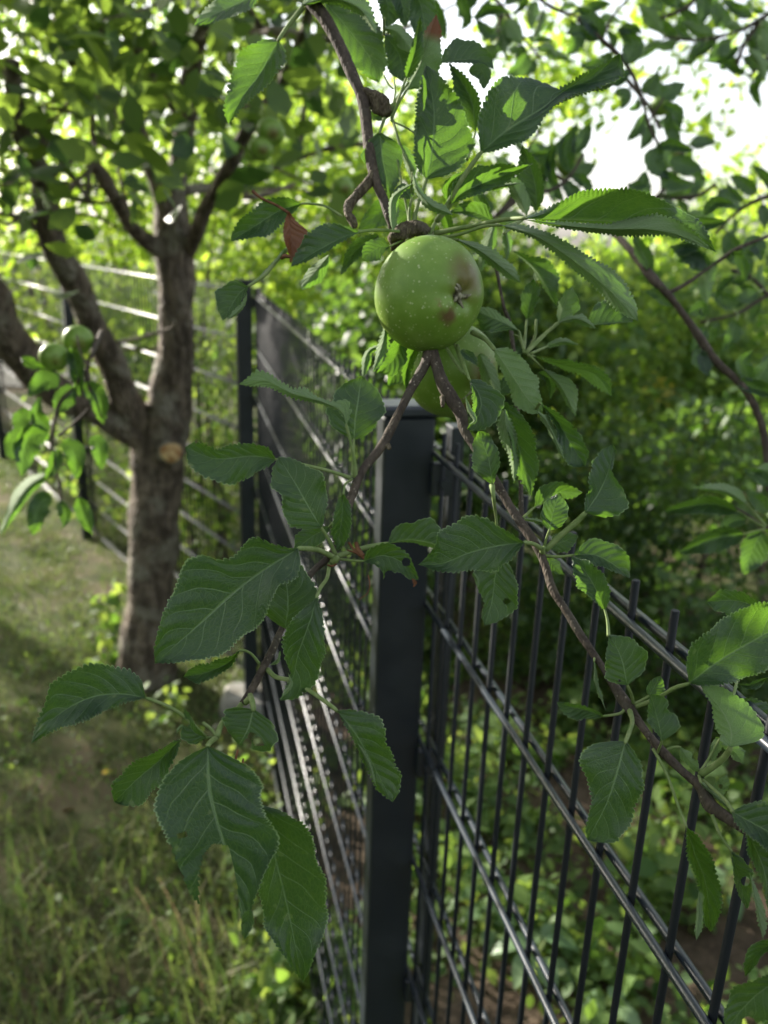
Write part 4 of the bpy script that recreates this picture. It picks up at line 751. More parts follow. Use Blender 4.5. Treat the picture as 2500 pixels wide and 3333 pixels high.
branch('blurred leafy twig hanging at the left edge in front of the trunk', (300, 1120), 1.25,
       [([(330, 1080, .1), (300, 1150), (285, 1200), (300, 1290), (330, 1360)], [9, 8, 7, 6, 4]), ([(285, 1200), (240, 1260), (190, 1320), (170, 1450), (190, 1560), (200, 1640)], [6, 6, 6, 5, 5, 3]), ([(190, 1420), (250, 1370), (290, 1330)], [5, 5, 4]), ([(250, 1090), (260, 1140), (285, 1190)], [3, 3, 3])],
       [([(70, 1165), (105, 1185), (150, 1200)], 18, 16, dict(tone=.3)), ([(190, 1260), (150, 1240), (90, 1290)], 30, 40, dict(tone=.5)), ([(250, 1270), (215, 1290), (180, 1350)], 36, 34, dict(tone=.6)),
        ([(270, 1250), (320, 1290), (335, 1380)], 30, 34, dict(tone=.1)), ([(160, 1410), (90, 1430), (70, 1550)], 52, 40, dict(tone=.8)), ([(160, 1400), (120, 1350), (130, 1290)], 26, 26, dict(tone=.7)),
        ([(290, 1430), (320, 1450), (330, 1530)], 30, 26, dict(tone=.6)), ([(200, 1440), (240, 1470), (250, 1560)], 36, 34, dict(tone=.5)), ([(190, 1460), (180, 1500), (150, 1560)], 24, 22, dict(tone=.8)),
        ([(160, 1540), (80, 1600), (0, 1740)], 22, 26, dict(tone=.3, uL=1, uR=1)), ([(170, 1620), (130, 1640), (105, 1740)], 40, 36, dict(tone=.1)), ([(195, 1630), (215, 1680), (205, 1720)], 20, 26, dict(tone=.0)),
        ([(255, 1620), (275, 1680), (300, 1740)], 26, 24, dict(tone=.4)), ([(230, 1130), (250, 1200), (260, 1290)], 22, 26, dict(tone=.2)), ([(60, 1400), (40, 1460), (60, 1500)], 30, 30, dict(tone=.0)), ([(90, 1330), (60, 1380), (40, 1400)], 30, 30, dict(tone=.0))])
branch('blurred rosette of leaves at the right edge beside the bushes', (2490, 1720), .85,
       [([(2600, 1690), (2530, 1705), (2490, 1720)], [6, 6, 5]), ([(2490, 1722), (2440, 1680), (2390, 1650)], [4, 4, 3])],
       [([(2400, 1665), (2310, 1640), (2160, 1665)], 32, 24, dict(tone=.4, pet=[(2490, 1718)])), ([(2430, 1640), (2360, 1600), (2260, 1588)], 10, 26, dict(tone=.2, uL=1, uR=1, pet=[(2492, 1712)])),
        ([(2500, 1670), (2470, 1630), (2430, 1600)], 26, 24, dict(tone=.3)), ([(2430, 1690), (2380, 1700), (2340, 1745)], 22, 30, dict(tone=.1)), ([(2420, 1740), (2330, 1750), (2210, 1800)], 46, 30, dict(tone=.6, pet=[(2490, 1722)])),
        ([(2480, 1730), (2450, 1790), (2420, 1870)], 56, 40, dict(tone=.7)), ([(2510, 1580), (2470, 1550), (2420, 1530)], 20, 24, dict(tone=.4)), ([(2540, 1520), (2490, 1530), (2440, 1540)], 20, 20, dict(tone=.2, uL=1, uR=1))])

# ================================================================== APPLE TREE
def aty(x, y, Y):
    r = FW + (x - 1250) / F * RT - (y - 1666.5) / F * UP
    return CAM + r * ((Y - CAM[1]) / r[1])
tree = thing('apple_tree', ground_at(478, 2215), 'old apple tree with a pruned stub on its trunk and leafy crown, left', 'tree'); TO = np.array(tree.location)
TY = TO[1]
def wood(name, P, parent=tree, seg=12, bump=.10, seed=1, bf=14, mat=M_TRUNK, n=None, O=TO):
    W = [aty(p[0], p[1], p[3] if len(p) > 3 else TY) for p in P]; r = [p[2] * (q[1] / math.cos(pt)) / F * .97 for p, q in zip(P, W)]
    V, Fc = tube_geo(W, r, seg, n or len(P) * 12, bump, bf, seed)
    return link(name, mesh(name, V, Fc, mat, origin=O), parent)
trunk = wood('trunk', [(478, 2300, 140), (478, 2215, 112), (476, 2120, 92), (488, 1950, 84), (500, 1750, 80), (508, 1600, 84), (520, 1480, 92), (535, 1390, 90), (556, 1290, 68), (568, 1150, 56), (575, 1000, 54), (572, 880, 57), (566, 780, 58), (556, 690, 54), (560, 600, 42)], seg=22, bump=.055, seed=2, n=190)
Y0 = TY
limbs = [
 [(556, 700, 42, Y0), (598, 430, 40, Y0 - .05), (620, 280, 36, Y0 - .1), (640, 120, 38, Y0 - .2), (700, 20, 30, Y0 - .3), (760, -120, 24, Y0 - .4)],
 [(550, 720, 42, Y0), (500, 560, 36, Y0 - .1), (450, 440, 34, Y0 - .2), (380, 330, 32, Y0 - .3), (260, 220, 30, Y0 - .4), (200, 80, 26, Y0 - .5), (180, -80, 20, Y0 - .5)],
 [(530, 820, 36, Y0), (430, 740, 28, Y0 - .2), (330, 570, 26, Y0 - .4), (240, 500, 24, Y0 - .5), (100, 460, 24, Y0 - .6), (20, 390, 22, Y0 - .7), (-90, 320, 20, Y0 - .8)],
 [(610, 830, 30, Y0), (680, 660, 30, Y0 - .2), (740, 560, 28, Y0 - .4), (800, 430, 26, Y0 - .5), (880, 330, 24, Y0 - .6), (960, 180, 20, Y0 - .8), (1000, 60, 18, Y0 - 1.0), (1020, -80, 15, Y0 - 1.2)],
 [(640, 130, 24, Y0 - .2), (760, 90, 22, Y0 - .4), (900, 105, 18, Y0 - .7), (1060, 130, 14, Y0 - .9), (1180, 90, 9, Y0 - 1.1)],
 [(600, 620, 22, Y0), (700, 610, 18, Y0 + .2), (820, 640, 13, Y0 + .4), (960, 600, 8, Y0 + .6)],
 [(530, 1400, 62, Y0), (430, 1340, 54, Y0 - .05), (372, 1200, 50, Y0 - .15), (312, 1080, 50, Y0 - .25), (262, 960, 50, Y0 - .35), (180, 800, 44, Y0 - .5), (140, 600, 38, Y0 - .6), (60, 400, 30, Y0 - .7), (40, 200, 24, Y0 - .8)],
 [(500, 1440, 55, Y0), (330, 1345, 52, Y0 - .1), (160, 1255, 60, Y0 - .25), (60, 1150, 66, Y0 - .35), (-10, 1010, 66, Y0 - .5), (-90, 850, 58, Y0 - .6), (-160, 500, 45, Y0 - .8)],
 [(600, 400, 18, Y0 - .05), (530, 300, 15, Y0 - .2), (440, 160, 13, Y0 - .4), (360, 60, 10, Y0 - .5)],
 [(740, 560, 14, Y0 - .4), (840, 560, 12, Y0 - .5), (960, 520, 9, Y0 - .6), (1080, 480, 6, Y0 - .7)],
 [(330, 570, 12, Y0 - .4), (300, 420, 10, Y0 - .5), (330, 250, 8, Y0 - .6)],
 [(180, 800, 14, Y0 - .5), (90, 720, 11, Y0 - .6), (-20, 690, 9, Y0 - .7)],
 [(140, 600, 14, Y0 - .6), (220, 640, 10, Y0 - .7), (330, 660, 7, Y0 - .8), (450, 620, 5, Y0 - .9)],
]
for q, P in enumerate(limbs): wood('limb', [(a_, b_, c_ * (.80 if q not in (6, 7) else .9), d_) for a_, b_, c_, d_ in P], seed=10 + q, seg=12, bump=.08)
gt = np.random.default_rng(99)
for q in range(46):
    P = limbs[gt.integers(0, len(limbs))]; k = gt.integers(0, len(P) - 1); f = gt.uniform(); a_ = [P[k][m] * (1 - f) + P[k + 1][m] * f for m in range(4)]
    if a_[1] > 1150: continue
    p0 = aty(a_[0], a_[1], a_[3]); dv = gt.normal(size=3); dv[2] = abs(dv[2]) * .5; dv /= np.linalg.norm(dv); l = gt.uniform(.3, .75)
    Wp = [p0, p0 + dv * l * .5 + gt.normal(size=3) * .04, p0 + dv * l + gt.normal(size=3) * .08 - [0, 0, .08]]
    V, Fc = tube_geo(Wp, [.010, .006, .003], 6, 12, .12, 30, q); link('twig', mesh('twig', V, Fc, M_TRUNK, origin=TO), tree)
# pruned stub: short collar with a pale sawn face
a = aty(556, 1470, Y0 - .085); b2 = aty(557, 1474, Y0 - .150)
V, Fc = tube_geo([a, b2], [.062, .050], 14, 5, .10, 60, 3); st = link('stub', mesh('stub', V, Fc, M_TRUNK, origin=TO), tree)
d_ = (b2 - a) / np.linalg.norm(b2 - a)
V, Fc = tube_geo([b2 - d_ * .002, b2 + d_ * .004], [.046, .044], 18, 3, .08, 40, 6); link('sawn_face', mesh('sawn_face', V, Fc, M_STUB, origin=TO), st)

# ---- leaf clouds
SUNV = np.array(sdir)
GAPS = [(at(x, y, d), r) for x, y, d, r in [(810, 210, .6, .055), (700, 30, .6, .05), (1450, 520, .57, .055), (1385, 290, .57, .03), (1570, 1460, .53, .035), (2262, 2740, .46, .02), (1000, 2250, 2.2, .26), (1080, 2700, 1.75, .24), (1150, 3150, 1.5, .2), (980, 2700, 2.1, .2), (900, 2300, 2.6, .22), (250, 2700, 2.5, .2), (600, 3100, 1.9, .16), (1530, 1330, .5, .03),
                                         (440, 1450, 4.0, .16), (440, 1700, 4.0, .18), (440, 2000, 4.0, .18), (430, 1250, 3.9, .14), (310, 880, 3.8, .14),
                                         (300, 1150, 1.25, .08), (120, 1650, 1.25, .12), (1380, 1385, 1.05, .07), (680, 1080, 4.2, .45), (700, 1260, 4.2, .45), (690, 1420, 4.1, .45), (690, 1680, 4.0, .45), (350, 1350, 4.8, .5), (400, 1600, 4.5, .5), (330, 1120, 5.2, .5), (100, 1800, 5, .4), (960, 1250, 3.0, .12), (1750, 3000, 1.9, .25), (2300, 2900, 1.7, .2), (1150, 3100, 1.9, .12), (350, 2000, 3.8, .2)]]  # shafts cleared of leaves so the sun strikes these spots
def sunny(P):
    """false for leaves in shafts cut clear so the sun lights chosen spots"""
    k = np.ones(len(P), bool)
    for c, r in GAPS:
        v = P - c; t = v @ SUNV; dd = np.linalg.norm(v - t[:, None] * SUNV, axis=1)
        k &= ~((t > .35) & (dd < r + .035))
    return k
def leaf_cloud(P, size, seed, up=.35, n8=True, jitter=.35, sun=None):
    """one small folded leaf at every row of P; returns verts, quads, tone"""
    g = np.random.default_rng(seed); n = len(P)
    d = g.normal(size=(n, 3)); d[:, 2] -= .35; d /= np.linalg.norm(d, axis=1)[:, None]
    nr = g.normal(size=(n, 3)); nr[:, 2] += up * 3; s = np.cross(d, nr); s /= np.linalg.norm(s, axis=1)[:, None] + 1e-9; nr = np.cross(s, d)
    L = size * np.exp(g.normal(size=n) * jitter * .6); Wd = L * g.uniform(.26, .36, n); fd = g.uniform(.05, .3, n) * Wd; cv = g.uniform(-.05, .22, n) * L
    def pt(t, sd, lift=1.0):
        w_ = {0: 0, .12: .45, .35: 1, .68: .85, 1: 0}[t]
        return P + d * (L * t)[:, None] + s * (Wd * w_ * sd)[:, None] + nr * (fd * w_ * abs(sd) - cv * t * t)[:, None]
    if n8:
        pts = [pt(0, 0), pt(.35, 1), pt(.68, 1), pt(1, 0), pt(.68, -1), pt(.35, -1), pt(.35, 0), pt(.68, 0)]
        q = np.array([(0, 6, 1, 1), (6, 7, 2, 1), (7, 3, 2, 2), (0, 5, 6, 6), (5, 4, 7, 6), (4, 3, 7, 7)])
        V = np.stack(pts, 1).reshape(-1, 3); o = np.arange(n)[:, None, None] * 8
        T = np.array([(0, 6, 1), (6, 7, 2), (6, 2, 1), (7, 3, 2), (0, 5, 6), (5, 4, 7), (5, 7, 6), (4, 3, 7)])
        Q = (T[None] + np.arange(n)[:, None, None] * 8).reshape(-1, 3); k = 8
    else:
        pts = [pt(0, 0), pt(.35, 1), pt(1, 0), pt(.35, -1)]; V = np.stack(pts, 1).reshape(-1, 3)
        Q = (np.array([(0, 2, 1), (0, 3, 2)])[None] + np.arange(n)[:, None, None] * 4).reshape(-1, 3); k = 4
    tone = np.repeat(np.clip(g.beta(1.6, 1.6, n), 0, 1), k)
    return V, Q, tone
def blob_points(blobs, n, seed, clump=.16, shell=.5):
    """clumped points inside ellipsoids (cx, cy, cz, rx, ry, rz, weight)"""
    g = np.random.default_rng(seed); B = np.array(blobs, float); w_ = B[:, 6] / B[:, 6].sum()
    nc = max(4, n // 22); k = g.choice(len(B), nc, p=w_)
    u = g.normal(size=(nc, 3)); u /= np.linalg.norm(u, axis=1)[:, None]; r = g.uniform(0, 1, nc) ** (1 / 3.) * (1 - shell) + shell * g.uniform(.75, 1.05, nc)
    C = B[k, :3] + u * r[:, None] * B[k, 3:6]
    m = g.integers(0, nc, n); P = C[m] + g.normal(size=(n, 3)) * clump * g.uniform(.4, 1.2, nc)[m][:, None]
    return P
def fol_mat(name, a, b_, ta, tb, tw=.45, ro=.45): return foliage_material(name, a, b_, ta, tb, tw, ro)
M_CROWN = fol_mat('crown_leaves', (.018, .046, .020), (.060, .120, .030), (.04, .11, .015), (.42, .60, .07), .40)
M_BRIGHT = fol_mat('sunny_leaves', (.05, .11, .02), (.10, .17, .035), (.30, .52, .03), (.60, .75, .08), .55)  # sunlight put into the colour: brighter leaves for the sunlit bushes and trees
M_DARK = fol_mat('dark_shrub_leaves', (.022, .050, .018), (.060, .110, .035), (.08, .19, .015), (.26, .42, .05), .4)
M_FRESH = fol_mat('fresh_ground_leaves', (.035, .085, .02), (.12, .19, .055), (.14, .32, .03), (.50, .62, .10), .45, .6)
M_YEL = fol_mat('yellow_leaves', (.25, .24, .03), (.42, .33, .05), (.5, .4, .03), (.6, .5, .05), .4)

def project(P):
    r = P - CAM; d = r @ FW; return 1250 + F * (r @ RT) / d, 1666.5 - F * (r @ UP) / d, d
Pc = blob_points([(-1.5, 3.3, 3.25, 1.2, 1.2, .75, 1.5), (-.75, 3.0, 2.95, .70, .8, .42, .7), (-1.9, 3.0, 2.45, .55, .9, .5, 1.0), (-.9, 3.9, 3.1, .9, .9, .7, 1.2), (-2.2, 2.2, 3.1, .9, 1.2, .8, 1.6),
                  (-1.3, 2.1, 3.35, .9, .9, .45, 1.4), (-.4, 1.9, 3.3, .7, .8, .35, .8), (-3.0, 3.4, 2.8, .9, 1.2, .8, 1.0), (-1.6, 1.2, 3.0, .7, .7, .5, 1.0), (-2.3, 1.3, 2.5, .5, .7, .5, 1.3), (-1.5, 1.5, 2.55, .45, .5, .45, 2.2), (-1.9, 2.0, 2.6, .5, .5, .5, 1.4), (-.9, .9, 2.45, .35, .4, .3, 1.0), (-1.35, 1.3, 2.35, .4, .45, .3, 2.4), (-1.8, 1.6, 2.9, .5, .6, .3, 1.5)], 31000, 5, .15, .35)  # clumps left of the frame thickened to shade the foreground branch
x_, y_, d_c = project(Pc)
# the crown's lower edge hangs at head height; nothing grows right in front of the viewer
keep = ~((d_c > 0.05) & (d_c < 1.7) & (x_ > -300) & (x_ < 2800) & (y_ > -300) & (y_ < 3600)) & (Pc[:, 2] > 1.95 + .1 * np.sin(Pc[:, 0] * 7) + np.clip((Pc[:, 0] + 1.6) * .10, 0, .3))
keep &= ~((d_c > 0) & (x_ > 1150) & (y_ > -200))
Pc = Pc[keep]; Pc = Pc[sunny(Pc)]; Pc = Pc[np.sin(Pc[:, 0] * 6.1 + 2 * Pc[:, 2]) * np.sin(Pc[:, 1] * 5.3 - Pc[:, 2] * 4) > -.62 - 9 * ((Pc[:, 1] < 2.0) | (Pc[:, 0] < -2.4))]
V, Q, tone = leaf_cloud(Pc, .060, 8)
link('foliage', mesh('foliage', V, Q, M_CROWN, True, TO, attrs={'tone': tone}), tree, kind='stuff')
# the leaves of the crown that show largest: parts of their own, sharing a few meshes
def one_leaf(seed):
    V, Q, tone = leaf_cloud(np.zeros((1, 3)), .086, seed, jitter=.1); return mesh('leaf', V, Q, M_CROWN, attrs={'tone': tone})
# hanging in front of the limbs
LMS = [one_leaf(300 + k) for k in range(14)]
g = np.random.default_rng(77); cnt = 0
while cnt < 295:
    px_, py_ = g.uniform(-20, 1130), g.uniform(0, 1150) * g.uniform(.35, 1); d_l = g.uniform(1.75, 2.9)
    if py_ > 700 and px_ > 300: continue
    p = at(px_, py_, d_l)
    if p[2] < 1.85 or not sunny(p[None])[0]: continue
    o = link('leaf', LMS[cnt % 14], tree); o.location = [float(v) for v in p - TO]; o.rotation_euler = tuple(g.uniform(0, 6.28, 3)); s_ = g.uniform(.75, 1.25); o.scale = (s_, s_, s_); cnt += 1

def bush(name, label, cat, blobs, n, size, seed, mat, trunk=True, clump=.13, group=None, n8=False, shell=.55, up=.35, extra=None):
    b0 = blobs[0]; t = thing(name, (b0[0], b0[1], 0), label, cat, group); O = np.array(t.location)
    P = blob_points(blobs, n, seed, clump, shell); P = P[P[:, 2] > .02]; P = P[sunny(P)]
    V, Q, tone = leaf_cloud(P, size, seed, up, n8)
    link('foliage', mesh('foliage', V, Q, mat, True, O, attrs={'tone': tone}), t, kind='stuff')
    if trunk:
        g = np.random.default_rng(seed)
        for k in range(trunk if isinstance(trunk, int) and trunk is not True else 3):
            e = blobs[k % len(blobs)]; p1 = np.array([b0[0] + g.uniform(-.15, .15), b0[1] + g.uniform(-.1, .1), 0]); p3 = np.array([e[0] + g.uniform(-.3, .3) * e[3], e[1], e[2] + .3 * e[5]])
            p2 = (p1 + p3) / 2 + g.normal(size=3) * .1
            V, Fc = tube_geo([p1, p2, p3], [.03 + .012 * e[5], .022, .008], 8, 20, .12, 15, k); link('trunk' if k == 0 else 'limb', mesh('stem', V, Fc, M_TRUNK, origin=O), t)
    return t
# behind the second fence (left of the corner post)
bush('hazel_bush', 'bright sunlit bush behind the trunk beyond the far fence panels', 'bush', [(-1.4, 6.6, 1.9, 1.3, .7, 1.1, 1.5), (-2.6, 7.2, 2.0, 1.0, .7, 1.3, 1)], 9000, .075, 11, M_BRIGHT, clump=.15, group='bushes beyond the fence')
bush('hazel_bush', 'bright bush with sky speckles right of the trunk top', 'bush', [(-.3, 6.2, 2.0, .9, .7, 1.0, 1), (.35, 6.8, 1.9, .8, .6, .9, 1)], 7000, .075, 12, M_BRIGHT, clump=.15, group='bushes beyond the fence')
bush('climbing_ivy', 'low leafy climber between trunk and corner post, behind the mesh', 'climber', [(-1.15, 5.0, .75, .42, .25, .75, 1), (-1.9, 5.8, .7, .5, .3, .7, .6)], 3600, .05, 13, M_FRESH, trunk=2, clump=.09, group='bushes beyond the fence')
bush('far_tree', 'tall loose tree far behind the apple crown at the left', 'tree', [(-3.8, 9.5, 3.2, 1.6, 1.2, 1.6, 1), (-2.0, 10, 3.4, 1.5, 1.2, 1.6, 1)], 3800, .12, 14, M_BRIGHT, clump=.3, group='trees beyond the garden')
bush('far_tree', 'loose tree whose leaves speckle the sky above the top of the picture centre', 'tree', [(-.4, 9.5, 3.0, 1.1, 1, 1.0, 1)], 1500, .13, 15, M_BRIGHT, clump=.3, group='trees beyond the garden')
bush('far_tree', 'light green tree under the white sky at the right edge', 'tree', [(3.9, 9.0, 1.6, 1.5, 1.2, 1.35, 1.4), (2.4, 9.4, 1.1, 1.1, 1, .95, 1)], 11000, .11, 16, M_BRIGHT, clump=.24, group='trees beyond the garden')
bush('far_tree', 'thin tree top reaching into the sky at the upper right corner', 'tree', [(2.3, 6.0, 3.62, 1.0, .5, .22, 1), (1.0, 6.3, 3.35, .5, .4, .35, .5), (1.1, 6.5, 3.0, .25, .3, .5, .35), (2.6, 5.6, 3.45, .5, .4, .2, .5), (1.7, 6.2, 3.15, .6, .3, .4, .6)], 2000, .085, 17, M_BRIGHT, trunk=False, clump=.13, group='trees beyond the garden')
# dark hedge seen through the panel between the posts
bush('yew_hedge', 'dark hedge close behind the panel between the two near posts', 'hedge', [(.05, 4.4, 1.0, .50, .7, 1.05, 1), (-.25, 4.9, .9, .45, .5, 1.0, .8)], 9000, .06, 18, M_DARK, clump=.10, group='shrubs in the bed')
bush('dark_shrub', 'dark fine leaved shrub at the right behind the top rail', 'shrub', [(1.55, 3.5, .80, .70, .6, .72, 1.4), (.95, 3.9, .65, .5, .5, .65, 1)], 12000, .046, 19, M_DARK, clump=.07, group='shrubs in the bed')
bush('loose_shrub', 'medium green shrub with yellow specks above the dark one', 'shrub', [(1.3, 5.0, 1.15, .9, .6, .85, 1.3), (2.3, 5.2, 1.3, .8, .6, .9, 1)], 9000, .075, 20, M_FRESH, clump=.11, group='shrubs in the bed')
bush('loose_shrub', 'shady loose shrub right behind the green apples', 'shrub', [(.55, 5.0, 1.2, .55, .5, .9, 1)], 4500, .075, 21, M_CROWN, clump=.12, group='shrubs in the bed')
for k, (x, y, z) in enumerate([(1.0, 4.3, 1.25), (1.5, 4.4, 1.2), (1.3, 4.2, 1.1)]):
    pass
P = blob_points([(1.25, 4.35, 1.2, .5, .15, .35, 1)], 160, 23, .05); V, Q, tone = leaf_cloud(P, .03, 24, n8=False)
fl = thing('flowering_stem', (1.25, 4.35, 0), 'yellow flecked flowering stems in the middle right shrubs', 'flower'); O = np.array(fl.location)
link('bloom', mesh('bloom', V, Q, M_YEL, True, O, attrs={'tone': tone}), fl, kind='stuff')
for k in range(5):
    V, Fc = tube_geo([(1.25 + .05 * k - .1, 4.35, 0), (1.2 + .07 * k - .1, 4.33, .7), (1.0 + .13 * k, 4.3, 1.35)], [.006, .005, .002], 6, 12); link('stem', mesh('stem', V, Fc, M_PET, origin=O), fl)
# hedge that closes the horizon
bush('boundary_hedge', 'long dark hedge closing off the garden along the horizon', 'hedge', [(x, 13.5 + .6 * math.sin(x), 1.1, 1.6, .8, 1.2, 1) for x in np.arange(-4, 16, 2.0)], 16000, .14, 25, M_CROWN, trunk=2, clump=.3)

# hedges added around the lawn and past the lane to block sky light
bush('added_shade_hedge', 'unseen hedge added behind the viewer to dim the light from there', 'hedge', [(x, -3.2 + .2 * math.sin(3 * x), 1.6, 1.0, .6, 2.0, 1) for x in np.arange(-5, 6, 1.3)], 9000, .17, 51, M_DARK, trunk=2, clump=.3)
bush('added_shade_hedge', 'unseen hedge added left of the lawn to block low sky reflections', 'hedge', [(-6.8 + .2 * math.sin(3 * y), y, 1.3, .6, 1.0, 1.9, 1) for y in np.arange(-3, 8, 1.3)], 12000, .16, 54, M_DARK, trunk=2, clump=.28)
bush('added_shade_hedge', 'hedge added on the far side of the lane to block the bright low sky', 'hedge', [(x, 18 + .4 * math.sin(x), 1.2, 1.6, .8, 1.6, 1) for x in np.arange(-26, -3, 2.2)], 9000, .22, 55, M_CROWN, trunk=2, clump=.4)
# ---- lawn: grass blades, clover, fallen leaves
def blades(n, xr, yr, hgt_, wid, seed, mat, name, cond=None):
    g = np.random.default_rng(seed); x = g.uniform(*xr, n); y = yr[0] + (yr[1] - yr[0]) * g.uniform(0, 1, n) ** 1.5
    pat = np.sin(x * 5.1 + 2 * np.sin(y * 3.3)) * np.sin(y * 4.3 + 1.7 * np.sin(x * 2.9)) + .5 * np.sin(x * 13 + y * 7); k = g.uniform(-1.0, 1.0, n) < pat + .1 + .35 * (y > 1.6)
    if cond is not None: k &= cond(x, y)
    x, y = x[k], y[k]; n = len(x); h = hgt_ * np.exp(g.normal(size=n) * .35); a = g.uniform(0, 6.28, n); l = g.uniform(.2, 1.0, n) * h
    B = np.c_[x, y, hgt(x, y)]; S = np.c_[np.cos(a), np.sin(a), np.zeros(n)] * wid; Dn = np.c_[-np.sin(a), np.cos(a), np.zeros(n)]
    V = np.stack([B - S, B + S, B + Dn * (l * .35)[:, None] + S * .8 + np.c_[np.zeros((n, 2)), h * .6], B + Dn * (l * .35)[:, None] - S * .8 + np.c_[np.zeros((n, 2)), h * .6], B + Dn * l[:, None] + np.c_[np.zeros((n, 2)), h]], 1).reshape(-1, 3)
    o = np.arange(n)[:, None, None] * 5; Q = (np.array([(0, 1, 2), (0, 2, 3), (3, 2, 4)])[None] + o).reshape(-1, 3)
    tone = np.repeat(np.clip(g.beta(1.3, 1.8, n), 0, 1), 5)
    return link(name, mesh(name, V, Q, mat, True, attrs={'tone': tone}), None, kind='stuff')
lawn = lambda x, y: ((x - P1[0]) * N1[0] + (y - P1[1]) * N1[1] < -.02) | (y > 3.6)
M_GRASS = fol_mat('grass', (.045, .085, .028), (.23, .20, .11), (.10, .20, .02), (.28, .34, .08), .32)
blades(190000, (-4.2, .6), (.3, 9), .027, .0028, 31, M_GRASS, 'grass', lawn)
blades(9000, (-1.4, .5), (.6, 2.6), .10, .0030, 32, M_GRASS, 'tall_grass', lawn)
g = np.random.default_rng(40)
def scatter(n, xr, yr, zmax, size, seed, mat, name, cond, n8=True, up=1.2, clumpk=6):
    g = np.random.default_rng(seed); nc = n // clumpk; cx = g.uniform(*xr, nc); cy = g.uniform(*yr, nc); m = g.integers(0, nc, n)
    x = cx[m] + g.normal(size=n) * .06; y = cy[m] + g.normal(size=n) * .06; k = cond(x, y); x, y = x[k], y[k]; hh = g.uniform(.2, 1, nc)[m][k]
    P = np.c_[x, y, hgt(x, y) + .012 + g.uniform(0, 1, len(x)) * zmax * hh]
    V, Q, tone = leaf_cloud(P, size, seed, up, n8)
    return link(name, mesh(name, V, Q, mat, True, attrs={'tone': tone}), None, kind='stuff')
scatter(6500, (-3.4, .3), (.7, 4.5), .025, .022, 41, M_FRESH, 'clover', lawn, clumpk=14)
M_FALL = plain('fallen_leaf', (.20, .11, .05), .8, .2, (.33, .24, .12), 20)
FL = [mesh('fallen_leaf', *leaf_cloud(np.zeros((1, 3)), .055, 500 + k)[:2], M_FALL) for k in range(5)]
k = 0
for q in range(46):
    x, y = g.uniform(-1.7, .1), g.uniform(.9, 3.2)
    if not lawn(x, y): continue
    o = link('fallen_leaf', FL[q % 5], None, 'small dry brown leaf lying on the lawn', 'leaf', 'dry leaves lying on the lawn'); o.location = (x, y, float(hgt(x, y)) + .02); o.rotation_euler = (g.uniform(-.4, .4), g.uniform(-.4, .4), g.uniform(0, 6)); k += 1
yl = mesh('yellow_leaf', *leaf_cloud(np.zeros((1, 3)), .05, 610)[:2], plain('yellow_leaf', (.75, .50, .04), .7))
p = ground_at(332, 2540); o = link('fallen_leaf', yl, None, 'bright yellow leaf fallen on the lawn below the left leaf cluster', 'leaf'); o.location = (p[0], p[1], .035)
# ---- ground cover behind the near fence
bedc = lambda x, y: ((x - P1[0]) * N1[0] + (y - P1[1]) * N1[1] > .05) & ((x - P1[0]) * N1[0] + (y - P1[1]) * N1[1] < 2.5) & (np.sin(x * 6.0 + y * 2) + np.sin(y * 7 - x * 3) + np.sin(x * 13) * .5 > -1.1)
scatter(24000, (-.4, 2.4), (.2, 4.6), .20, .040, 42, M_FRESH, 'ground_cover', bedc, clumpk=26)
scatter(7000, (-.4, 2.4), (.2, 3.6), .34, .062, 43, M_FRESH, 'ground_cover_tall', bedc, clumpk=40)
scatter(2600, (-.9, .1), (1.2, 3.0), .14, .040, 44, M_FRESH, 'fence_foot_weeds', lambda x, y: (abs((x - P1[0]) * N1[0] + (y - P1[1]) * N1[1] + .08) < .14), clumpk=30)

scatter(1900, (-.7, .05), (.75, 1.9), .05, .034, 45, M_FRESH, 'lawn_weeds', lawn, clumpk=40)
# ---- plants with pale broad leaves behind the rods
def plant(px, py, n, size, label, seed, h=.16):
    p = ground_at(px, py, .1); p[2] = 0; t = thing('broad_leaf_plant', p, label, 'plant', 'broad leaved plants behind the fence'); O = np.array(t.location); g = np.random.default_rng(seed)
    mt = fol_mat('pale_broad_leaf', (.10, .18, .08), (.19, .28, .14), (.2, .35, .08), (.3, .45, .12), .35) if 'M_PALE' not in globals() else M_PALE
    globals()['M_PALE'] = mt
    for k in range(n):
        a = k * 2.4 + g.uniform(-.3, .3); r0 = size * .25; hh = h * g.uniform(.6, 1.1); u = np.linspace(0, 1, 9); cols_ = np.linspace(-1, 1, 5); V = []
        for c in cols_:
            w_ = np.sin(math.pi * u ** .8) ** .8 * size * .32 * c
            r = r0 + size * u; z = hh + size * (.35 * u - .75 * u * u) + abs(c) * size * .07 * np.sin(math.pi * u)
            V.append(np.c_[r * math.cos(a) - w_ * math.sin(a), r * math.sin(a) + w_ * math.cos(a), z])
        V = np.array(V).reshape(-1, 3); i = np.arange(45).reshape(5, 9); Q = np.stack([i[:-1, :-1], i[:-1, 1:], i[1:, 1:], i[1:, :-1]], -1).reshape(-1, 4)
        lf = link('leaf', mesh('leaf', V, Q, mt, attrs={'tone': np.full(45, g.uniform(0, 1))}), t)
        V, Fc = tube_geo([(0, 0, 0), (r0 * .5 * math.cos(a), r0 * .5 * math.sin(a), hh * .7), (r0 * math.cos(a), r0 * math.sin(a), hh)], [.003, .0025, .002], 6, 6); link('stalk', mesh('stalk', V, Fc, M_PET), lf)
    return t
plant(1740, 3120, 9, .105, 'pale broad leaved plant low between the rods, largest of its kind', 1, .16)
plant(1590, 3000, 6, .07, 'smaller pale plant just left of the largest broad leaved one', 2, .14)
plant(2180, 2830, 7, .08, 'broad leaved plant behind the hanging sunlit leaf at the right', 3, .14)
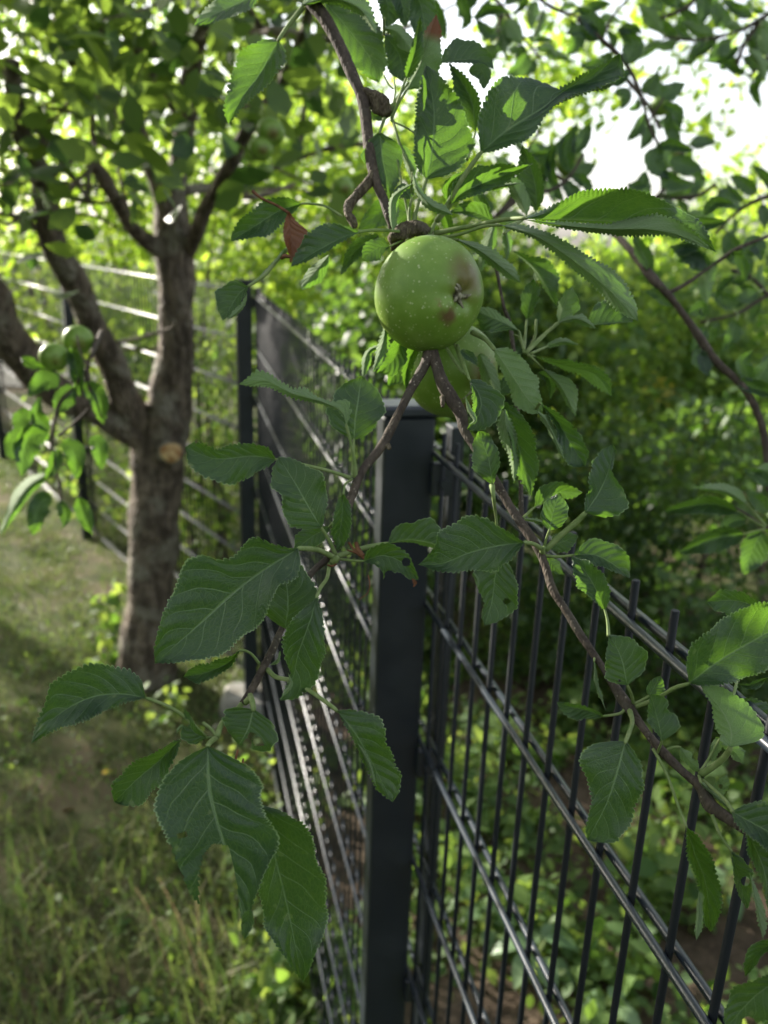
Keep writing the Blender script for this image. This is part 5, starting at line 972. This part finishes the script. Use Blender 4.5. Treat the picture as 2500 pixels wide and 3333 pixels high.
plant(1980, 3300, 6, .08, 'broad leaved plant at the bottom edge right of the largest one', 4, .12)
plant(2370, 2900, 7, .08, 'broad leaved plant at the far right behind the rods', 5, .16)
# shoots at the foot of the tree
def shoot(px, py, h, n, label, seed, size=.06, mat=M_FRESH):
    p = ground_at(px, py); t = thing('sucker_shoot', p, label, 'shoot', 'leafy shoots on the lawn'); O = np.array(t.location); g = np.random.default_rng(seed)
    for k in range(3):
        e = g.normal(size=2) * .05; V, Fc = tube_geo([(0, 0, 0), (e[0] * .5, e[1] * .5, h * .5), (e[0], e[1], h)], [.004, .003, .0015], 6, 10); link('stem', mesh('stem', V, Fc, M_PET), t)
    P = np.c_[g.normal(size=(n, 2)) * .045, g.uniform(.1, 1, n) * h]
    V, Q, tone = leaf_cloud(P, size, seed, .6)
    link('foliage', mesh('foliage', V, Q, mat, attrs={'tone': tone}), t, kind='stuff')
shoot(372, 2170, .42, 60, 'tall leafy shoot hugging the left side of the trunk foot', 1, .065)
shoot(300, 2260, .20, 40, 'low leafy shoot left of the trunk foot', 2)
shoot(560, 2360, .18, 50, 'low weeds in front of the trunk foot', 3, .05)
shoot(1010, 3150, .16, 60, 'lush pale weeds at the foot of the fence, bottom centre', 4, .06)
shoot(930, 3250, .15, 60, 'weeds beside the fence foot at the bottom edge', 5, .055)
for k, (x0, y0, x1, y1) in enumerate([(700, 3330, 520, 2950), (720, 3300, 800, 3020), (660, 3330, 640, 2870), (760, 3333, 820, 2800), (560, 3200, 450, 2990)]):
    a = ground_at(x0, y0); b3 = ground_at(x1, y1); c3 = b3 + np.array([0, 0, .12])
    V, Fc = tube_geo([a, (a + c3) / 2 + [0, 0, .06], c3], [.0014, .0011, .0006], 5, 14)
    link('grass_stalk', mesh('grass_stalk', V, Fc, M_PET if k % 2 else M_FALL), None, ['tallest bent green grass stalk below the big torn leaf', 'dry straw coloured grass stalk leaning left at the bottom edge', 'green grass stalk crossing behind the torn leaf tip', 'dry grass stalk nearest the fence foot', 'pale grass stalk farthest left on the lawn'][k], 'grass stalk', 'long bent grass stalks')
